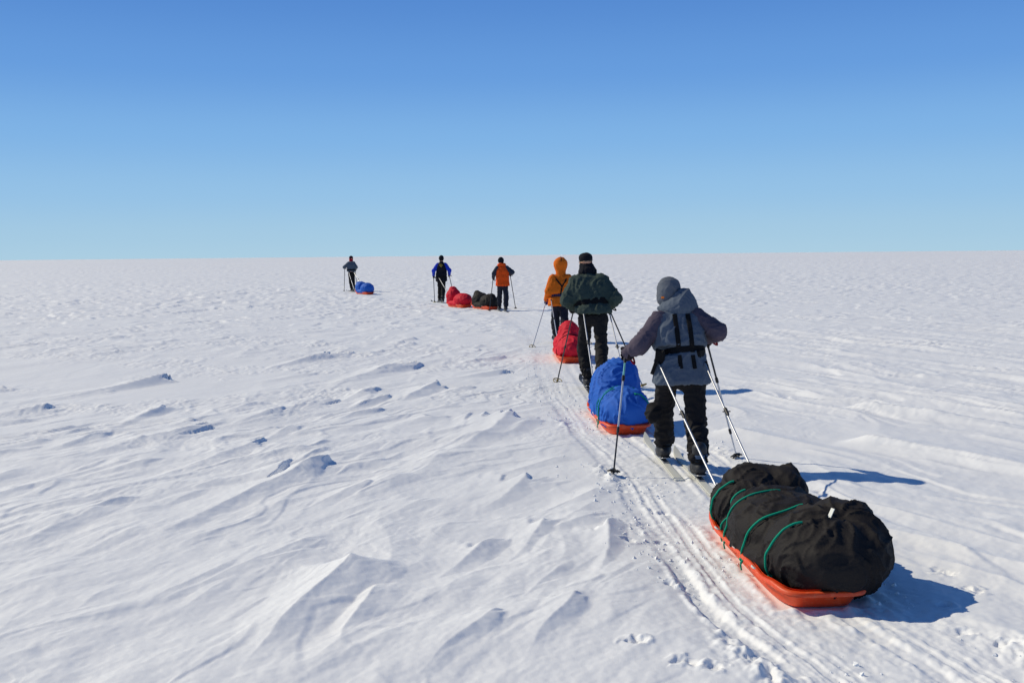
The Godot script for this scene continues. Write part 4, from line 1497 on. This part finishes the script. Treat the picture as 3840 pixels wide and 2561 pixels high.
func make_people() -> void:
	var lift := {}
	for k in stand:
		lift[k] = Vector3.UP * stand[k]
	var V := func(x: float, y: float, z: float) -> Vector3: return Vector3(x, y, z)
	var black_cloth := cloth(rgb(26, 25, 28), 0.8, 0.5)
	var glove_dark := cloth(rgb(30, 26, 36), 0.8, 0.4)
	var boot_dark := plain(rgb(30, 31, 36), 0.55)
	var dark_hat := cloth(rgb(24, 26, 34), 0.95, 0.8)
	var teal := plain(rgb(120, 190, 180), 0.4)
	var silver := plain(rgb(205, 207, 212), 0.35, 0.5)
	var dark_shaft := plain(rgb(52, 54, 58), 0.4, 0.3)
	var gold := plain(rgb(150, 128, 70), 0.5)
	var ski_pale := plain(rgb(205, 205, 195), 0.5)
	var ski_dark := plain(rgb(45, 48, 52), 0.5)
	var red_web := cloth(rgb(150, 25, 35), 0.8, 0.3)

	# ---- 6, grey jacket
	var grey := cloth(rgb(90, 100, 114), 0.88, 0.5)
	var plum := cloth(rgb(84, 76, 89), 0.88, 0.5)
	var l6 := [V.call(0.933, 0.942, -8.2), on_snow(0.792, -0.03, -7.844)]
	var r6 := [V.call(1.636, 1.039, -8.42), on_snow(1.933, -0.03, -8.511)]
	var p6 := make_person({"who": "six", "label": "skier in a grey jacket with plum sleeves and black back straps, nearest", "cell": 0.012, "hem": 0.715, "puff": 1.02, "flare": 1.08, "belt_y": 0.965,
		"joints": {"hd": Vector3(1.308, 1.44, -8.35), "sL": Vector3(1.215, 1.215, -8.22), "sR": Vector3(1.515, 1.232, -8.22), "eL": Vector3(1.04, 1.02, -8.12), "eR": Vector3(1.672, 1.125, -8.12), "hL": l6[0], "hR": r6[0], "pL": Vector3(1.262, 0.76, -8.12), "pR": Vector3(1.472, 0.76, -8.06), "kL": Vector3(1.258, 0.42, -8.32), "kR": Vector3(1.478, 0.40, -8.02), "aL": Vector3(1.288, 0.105, -8.45), "aR": Vector3(1.46, 0.105, -7.76)},
		"trouser_more": [[Vector3(1.165, 0.45, -8.22), Vector3(0.07, 0.085, 0.07)]],
		"jacket_more": [],
		"jacket": grey, "sleeve": plum, "trousers": black_cloth, "glove": glove_dark, "boot": boot_dark, "cuff": cloth(rgb(78, 96, 120), 0.85, 0.5), "poles": {"L": l6, "R": r6}})
	var t6: Node3D = p6.node
	var o6: Vector3 = p6.off
	var hd := Vector3(1.308, 1.44, -8.35) - o6
	var hat := part("hat", skin_of(field([["e", hd + Vector3(0, 0.025, 0.005), Vector3(0.096, 0.108, 0.11), Vector3.ZERO, 0.02], ["e", hd + Vector3(-0.01, -0.05, 0.0), Vector3(0.09, 0.085, 0.1), Vector3.ZERO, 0.03], ["d", hd + Vector3(0, -0.04, -0.11), Vector3(0.06, 0.08, 0.06), Vector3.ZERO, 0.015]], 0.009), cloth_fold(0.007, 4.0)), cloth(rgb(96, 102, 112), 0.95, 0.9), t6)
	var patch := Build.new()
	patch.box(Transform3D(Basis.from_euler(Vector3(0, -0.5, 0)), hd + Vector3(-0.062, -0.04, 0.082)), Vector3(0.026, 0.016, 0.006), 0.002)
	part("patch", patch, cloth(rgb(225, 120, 40)), hat)
	var hood := part("hood", skin_of(field([["e", hd + Vector3(0.07, -0.13, 0.09), Vector3(0.155, 0.105, 0.12), Vector3(0.25, 0, 0.22), 0.02], ["e", hd + Vector3(0.10, -0.06, 0.07), Vector3(0.095, 0.1, 0.1), Vector3(0, 0, 0.35), 0.05], ["c", hd + Vector3(-0.085, -0.13, 0.05), hd + Vector3(0.13, 0.0, 0.08), 0.024, 0.02, 0.03], ["d", hd + Vector3(0.0, 0.03, -0.02), Vector3(0.105, 0.12, 0.12), Vector3.ZERO, 0.02]], 0.01), cloth_fold(0.012, 8.0, 6.0)), grey, t6)
	var b6 := belt(p6, 0.965, 0.05, mat_webbing)
	for x in [1.335, 1.442]:
		back_strap(p6, x - 0.012, 1.27, x + 0.006, 0.97, 0.036, mat_webbing, b6)
		back_strap(p6, x + 0.006, 0.95, x + 0.016, 0.845, 0.032, mat_webbing, b6, "strap_tail")
	for s in [-1.0, 1.0]:
		var pad := Build.new()
		var c6: Vector3 = Vector3(1.355 + s * 0.165, 0.935, -8.04) - o6
		pad.box(Transform3D(Basis.from_euler(Vector3(0, s * 0.9, s * 0.12)), c6), Vector3(0.1, 0.12, 0.03), 0.012)
		part("hip_pad", pad, mat_webbing, b6)
		var tail := Build.new()
		tail.box(Transform3D(Basis.from_euler(Vector3(0, s * 0.5, s * 0.35)), c6 + Vector3(s * 0.05, -0.09, 0.02)), Vector3(0.03, 0.11, 0.006), 0.002)
		part("strap_tail", tail, mat_webbing, b6)
	make_pole("ski pole with a pale teal band in the grey skier's left hand", l6[0] + lift.six, l6[1], [[0.0, 0.2, teal, 0.0085], [0.2, 0.62, silver, 0.008], [0.62, 1.0, dark_shaft, 0.007]], 0, mat_black_plastic, red_web)
	make_pole("silver ski pole right of the grey skier's legs", r6[0] + lift.six, r6[1], [[0.0, 0.33, dark_shaft, 0.0085], [0.33, 0.75, silver, 0.008], [0.75, 1.0, silver, 0.007]], 0, mat_black_plastic, red_web)
	ski_pair("six", "pale ski under the grey skier's leading left foot", "pale ski under the grey skier's trailing right foot", ski_pale)

	# ---- 5, green jacket
	var green := cloth(rgb(58, 71, 66), 0.85, 0.5)
	var l5 := [V.call(0.833, 1.044, -13.42), on_snow(0.621, -0.03, -13.95)]
	var r5 := [V.call(1.3, 1.05, -13.45), on_snow(1.728, -0.03, -13.077)]
	var p5 := make_person({"who": "five", "label": "skier in a bulky dark green jacket and dark cap", "cell": 0.015, "hem": 1.0, "puff": 1.3, "flare": 1.1, "belt_y": 1.1, "fold": 0.018,
		"joints": {"hd": Vector3(1.0, 1.655, -13.5), "sL": Vector3(0.86, 1.385, -13.32), "sR": Vector3(1.19, 1.40, -13.32), "eL": Vector3(0.735, 1.17, -13.2), "eR": Vector3(1.35, 1.19, -13.15), "hL": l5[0], "hR": r5[0], "pL": Vector3(0.975, 0.93, -13.15), "pR": Vector3(1.155, 0.93, -13.1), "kL": Vector3(0.95, 0.52, -13.3), "kR": Vector3(1.16, 0.55, -12.98), "aL": Vector3(1.0, 0.11, -13.2), "aR": Vector3(1.13, 0.17, -12.66)},
		"jacket": green, "trousers": cloth(rgb(31, 30, 31), 0.8, 0.5), "glove": cloth(rgb(24, 22, 26), 0.8, 0.4), "boot": boot_dark, "poles": {"L": l5, "R": r5}})
	var h5 := Vector3(1.0, 1.655, -13.5) - (p5.off as Vector3)
	var cap5 := part("hat", skin_of(field([["e", h5 + Vector3(0, 0.05, 0.0), Vector3(0.094, 0.085, 0.11), Vector3.ZERO, 0.02], ["c", h5 + Vector3(-0.05, 0.075, -0.05), h5 + Vector3(0.05, 0.085, -0.05), 0.035, 0.035, 0.03]], 0.012), cloth_fold(0.006, 2.0)), dark_hat, p5.node)
	var band5 := Build.new()
	var ring5 := []
	for k in 24:
		var a := TAU * k / 24.0
		ring5.append(h5 + Vector3(cos(a) * 0.094, 0.02 + 0.01 * cos(a), sin(a) * 0.108))
	band5.tube(ring5, 0.0035, 6, true)
	part("hat_band", band5, cloth(rgb(150, 140, 120)), cap5)
	part("neck_gaiter", skin_of(field([["c", h5 + Vector3(0, -0.03, 0), h5 + Vector3(0.02, -0.13, 0.05), 0.088, 0.125, 0.03]], 0.013), cloth_fold(0.01, 3.0)), dark_hat, p5.node)
	belt(p5, 1.115, 0.085, mat_webbing)
	make_pole("dark ski pole with a ring basket in the green skier's left hand", l5[0] + lift.five, l5[1], [[0.0, 0.5, dark_shaft, 0.009], [0.5, 1.0, dark_shaft, 0.0085]], 1, gold, mat_webbing)
	make_pole("ski pole leaning right of the green skier, above the blue bag", r5[0] + lift.five, r5[1], [[0.0, 0.5, dark_shaft, 0.0095], [0.5, 1.0, silver, 0.0085]], 1, gold, mat_webbing)
	ski_pair("five", "ski under the green skier's left foot", "ski under the green skier's right foot, hidden behind the blue bag", ski_dark)

	# ---- 4, orange jacket
	var orange := cloth(rgb(214, 106, 24), 0.85, 0.45)
	var l4 := [V.call(0.692, 0.819, -20.1), on_snow(0.374, -0.03, -18.95)]
	var r4 := [V.call(1.25, 0.82, -20.1), on_snow(1.5, -0.03, -19.3)]
	var p4 := make_person({"who": "four", "label": "skier in an orange jacket with the hood up", "cell": 0.018, "hem": 0.74, "puff": 1.0, "flare": 1.1, "belt_y": 0.93,
		"joints": {"hd": Vector3(0.984, 1.54, -20.1), "sL": Vector3(0.82, 1.275, -20.0), "sR": Vector3(1.135, 1.275, -20.0), "eL": Vector3(0.735, 1.03, -19.9), "eR": Vector3(1.225, 1.03, -19.9), "hL": l4[0], "hR": r4[0], "pL": Vector3(0.88, 0.79, -19.9), "pR": Vector3(1.03, 0.79, -19.9), "kL": Vector3(0.87, 0.42, -20.0), "kR": Vector3(1.04, 0.42, -19.75), "aL": Vector3(0.885, 0.105, -19.95), "aR": Vector3(1.03, 0.105, -19.55)},
		"jacket": orange, "trousers": cloth(rgb(30, 32, 44), 0.8, 0.5), "glove": cloth(rgb(58, 44, 110), 0.8, 0.4), "boot": boot_dark, "fat": 1.4, "poles": {"L": l4, "R": r4}})
	var h4 := Vector3(0.984, 1.54, -20.1) - (p4.off as Vector3)
	var hood4 := part("hood", skin_of(field([["e", h4 + Vector3(0, 0.02, 0.02), Vector3(0.14, 0.145, 0.145), Vector3.ZERO, 0.02], ["c", h4 + Vector3(0, -0.06, 0.03), h4 + Vector3(0, -0.2, 0.06), 0.1, 0.1, 0.05], ["d", h4 + Vector3(0, 0, -0.16), Vector3(0.08, 0.1, 0.1), Vector3.ZERO, 0.02]], 0.014), cloth_fold(0.006, 1.0)), orange, p4.node)
	var seam4 := Build.new()
	seam4.tube([h4 + Vector3(0.005, 0.163, 0.02), h4 + Vector3(0.005, 0.15, 0.08), h4 + Vector3(0.005, 0.11, 0.13), h4 + Vector3(0.005, 0.07, 0.152)], 0.008, 6)
	part("hood_seam", seam4, mat_webbing, hood4)
	var b4 := belt(p4, 0.93, 0.06, cloth(rgb(36, 40, 74), 0.8, 0.4))
	back_strap(p4, 0.86, 1.3, 1.0, 1.12, 0.028, mat_webbing, b4)
	back_strap(p4, 1.11, 1.3, 1.0, 1.12, 0.028, mat_webbing, b4)
	back_strap(p4, 1.0, 1.12, 0.965, 0.95, 0.028, mat_webbing, b4)
	make_pole("ski pole with a ring basket in the orange hooded skier's left hand", l4[0] + lift.four, l4[1], [[0.0, 1.0, silver, 0.0095]], 1, gold, mat_webbing)
	make_pole("ski pole of the orange hooded skier, mostly hidden by the green jacket", r4[0] + lift.four, r4[1], [[0.0, 1.0, silver, 0.009]], 1, gold, mat_webbing)
	ski_pair("four", "ski under the orange hooded skier's left foot", "ski under the orange hooded skier's right foot", ski_dark)

	# ---- 3, orange back, dark sleeves
	var slate := cloth(rgb(44, 52, 66), 0.85, 0.4)
	var vermilion := cloth(rgb(226, 80, 22), 0.85, 0.4)
	var l3 := [V.call(-0.591, 1.034, -32.5), on_snow(-0.72, -0.03, -32.2)]
	var r3 := [V.call(-0.042, 1.167, -32.6), on_snow(0.135, -0.03, -33.4)]
	var p3 := make_person({"who": "three", "label": "skier with an orange back, slate sleeves and black hat", "cell": 0.022, "hem": 0.80, "puff": 1.02, "flare": 1.05,
		"joints": {"hd": Vector3(-0.332, 1.585, -32.45), "sL": Vector3(-0.45, 1.36, -32.35), "sR": Vector3(-0.15, 1.37, -32.35), "eL": Vector3(-0.555, 1.2, -32.3), "eR": Vector3(0.03, 1.24, -32.25), "hL": l3[0], "hR": r3[0], "pL": Vector3(-0.36, 0.82, -32.3), "pR": Vector3(-0.2, 0.82, -32.3), "kL": Vector3(-0.39, 0.44, -32.45), "kR": Vector3(-0.175, 0.43, -32.2), "aL": Vector3(-0.40, 0.105, -32.6), "aR": Vector3(-0.19, 0.105, -32.15)},
		"jacket": vermilion, "sleeve": slate, "trousers": cloth(rgb(34, 37, 50), 0.8, 0.4), "glove": slate, "boot": boot_dark, "poles": {"L": l3, "R": r3}})
	var h3 := Vector3(-0.332, 1.585, -32.45) - (p3.off as Vector3)
	part("hat", skin_of(field([["e", h3 + Vector3(0, 0.03, 0.0), Vector3(0.1, 0.115, 0.115), Vector3.ZERO, 0.02]], 0.02)), dark_hat, p3.node)
	part("hood", skin_of(field([["e", h3 + Vector3(0.02, -0.12, 0.07), Vector3(0.15, 0.075, 0.1), Vector3(0, 0, 0.1), 0.02]], 0.02), cloth_fold(0.02, 3.0)), vermilion, p3.node)
	make_pole("ski pole in front of the black bag, held by the orange backed skier", l3[0] + lift.three, l3[1], [[0.0, 1.0, dark_shaft, 0.012]], 0, mat_black_plastic, mat_webbing)
	make_pole("ski pole right of the orange backed skier", r3[0] + lift.three, r3[1], [[0.0, 1.0, dark_shaft, 0.012]], 0, mat_black_plastic, mat_webbing)
	ski_pair("three", "ski under the orange backed skier's left foot", "ski under the orange backed skier's right foot", ski_dark)

	# ---- 2, blue sleeves
	var navy := cloth(rgb(22, 24, 36), 0.85, 0.4)
	var cobalt := cloth(rgb(34, 62, 190), 0.8, 0.4)
	var l2 := [V.call(-3.028, 0.996, -39.1), on_snow(-2.99, -0.03, -39.0)]
	var r2 := [V.call(-2.418, 1.041, -39.1), on_snow(-2.1, -0.03, -37.9)]
	var p2 := make_person({"who": "two", "label": "skier with blue sleeves, black back and black hat", "cell": 0.024, "hem": 0.82, "puff": 1.05, "fw": Vector3(-0.3, 0, -0.954),
		"joints": {"hd": Vector3(-2.712, 1.69, -39.1), "sL": Vector3(-2.84, 1.46, -39.0), "sR": Vector3(-2.56, 1.46, -39.0), "eL": Vector3(-3.0, 1.24, -38.9), "eR": Vector3(-2.39, 1.24, -38.9), "hL": l2[0], "hR": r2[0], "pL": Vector3(-2.79, 0.85, -38.95), "pR": Vector3(-2.64, 0.85, -38.95), "kL": Vector3(-2.785, 0.44, -39.1), "kR": Vector3(-2.645, 0.44, -38.9), "aL": Vector3(-2.81, 0.105, -39.2), "aR": Vector3(-2.66, 0.105, -38.8)},
		"jacket": navy, "sleeve": cobalt, "trousers": black_cloth, "glove": glove_dark, "boot": boot_dark, "poles": {"L": l2, "R": r2}})
	var h2 := Vector3(-2.712, 1.69, -39.1) - (p2.off as Vector3)
	part("hat", skin_of(field([["e", h2 + Vector3(0, 0.02, 0.0), Vector3(0.1, 0.125, 0.115), Vector3.ZERO, 0.02]], 0.02)), dark_hat, p2.node)
	var em := Build.new()
	em.tube([h2 + Vector3(-0.03, -0.2, 0.26), h2 + Vector3(-0.035, -0.26, 0.265), h2 + Vector3(0.0, -0.31, 0.27), h2 + Vector3(0.035, -0.26, 0.265), h2 + Vector3(0.03, -0.2, 0.26)], 0.012, 6)
	part("back_emblem", em, cloth(rgb(205, 180, 80)), p2.node)
	var pack := part("small_backpack", skin_of(field([["e", h2 + Vector3(0.0, -0.36, 0.2), Vector3(0.15, 0.24, 0.075), Vector3.ZERO, 0.02]], 0.022), cloth_fold(0.01, 2.0)), navy, p2.node)
	pack.set_meta("label", "dark backpack with a small yellow emblem")
	belt(p2, 0.98, 0.07, mat_webbing)
	make_pole("ski pole in the blue sleeved skier's left hand", l2[0] + lift.two, l2[1], [[0.0, 1.0, dark_shaft, 0.013]], 1, plain(rgb(200, 180, 70), 0.5), mat_webbing)
	make_pole("ski pole in the blue sleeved skier's right hand, by the red bag", r2[0] + lift.two, r2[1], [[0.0, 1.0, dark_shaft, 0.013]], 1, plain(rgb(200, 180, 70), 0.5), mat_webbing)
	ski_pair("two", "ski under the blue sleeved skier's left foot, its tip showing", "ski under the blue sleeved skier's right foot", ski_dark)

	# ---- 1, leading skier
	var smoke := cloth(rgb(84, 94, 106), 0.85, 0.4)
	var l1 := [V.call(-8.324, 1.192, -50.3), on_snow(-8.5, -0.03, -51.0)]
	var r1 := [V.call(-7.804, 1.122, -50.3), on_snow(-7.6, -0.03, -49.6)]
	var p1 := make_person({"who": "one", "label": "leading skier in a grey jacket with a dark red neck warmer", "cell": 0.026, "hem": 1.0, "puff": 1.05, "fw": Vector3(-0.35, 0, -0.937),
		"joints": {"hd": Vector3(-7.982, 1.64, -50.2), "sL": Vector3(-8.1, 1.41, -50.1), "sR": Vector3(-7.84, 1.41, -50.1), "eL": Vector3(-8.3, 1.225, -50.0), "eR": Vector3(-7.7, 1.22, -50.0), "hL": l1[0], "hR": r1[0], "pL": Vector3(-8.03, 0.9, -50.05), "pR": Vector3(-7.87, 0.9, -50.05), "kL": Vector3(-8.03, 0.47, -50.2), "kR": Vector3(-7.87, 0.47, -50.0), "aL": Vector3(-8.0, 0.105, -50.3), "aR": Vector3(-7.85, 0.105, -50.0)},
		"jacket": smoke, "trousers": black_cloth, "glove": glove_dark, "boot": boot_dark, "poles": {"L": l1, "R": r1}})
	var h1 := Vector3(-7.982, 1.64, -50.2) - (p1.off as Vector3)
	part("hat", skin_of(field([["e", h1 + Vector3(0, 0.05, 0.0), Vector3(0.1, 0.1, 0.115), Vector3.ZERO, 0.02]], 0.02)), cloth(rgb(52, 22, 30), 0.9, 0.4), p1.node)
	part("neck_warmer", skin_of(field([["c", h1 + Vector3(0, -0.02, 0), h1 + Vector3(0, -0.12, 0.02), 0.098, 0.095, 0.03]], 0.02)), cloth(rgb(160, 22, 40), 0.9, 0.4), p1.node)
	belt(p1, 1.08, 0.07, mat_webbing)
	make_pole("thin ski pole left of the leading skier", l1[0] + lift.one, l1[1], [[0.0, 1.0, dark_shaft, 0.014]], 0, mat_black_plastic, mat_webbing)
	make_pole("ski pole right of the leading skier, above the farthest blue bag", r1[0] + lift.one, r1[1], [[0.0, 1.0, dark_shaft, 0.013]], 0, mat_black_plastic, mat_webbing)
	ski_pair("one", "ski under the leading skier's left foot", "ski under the leading skier's right foot", ski_dark)
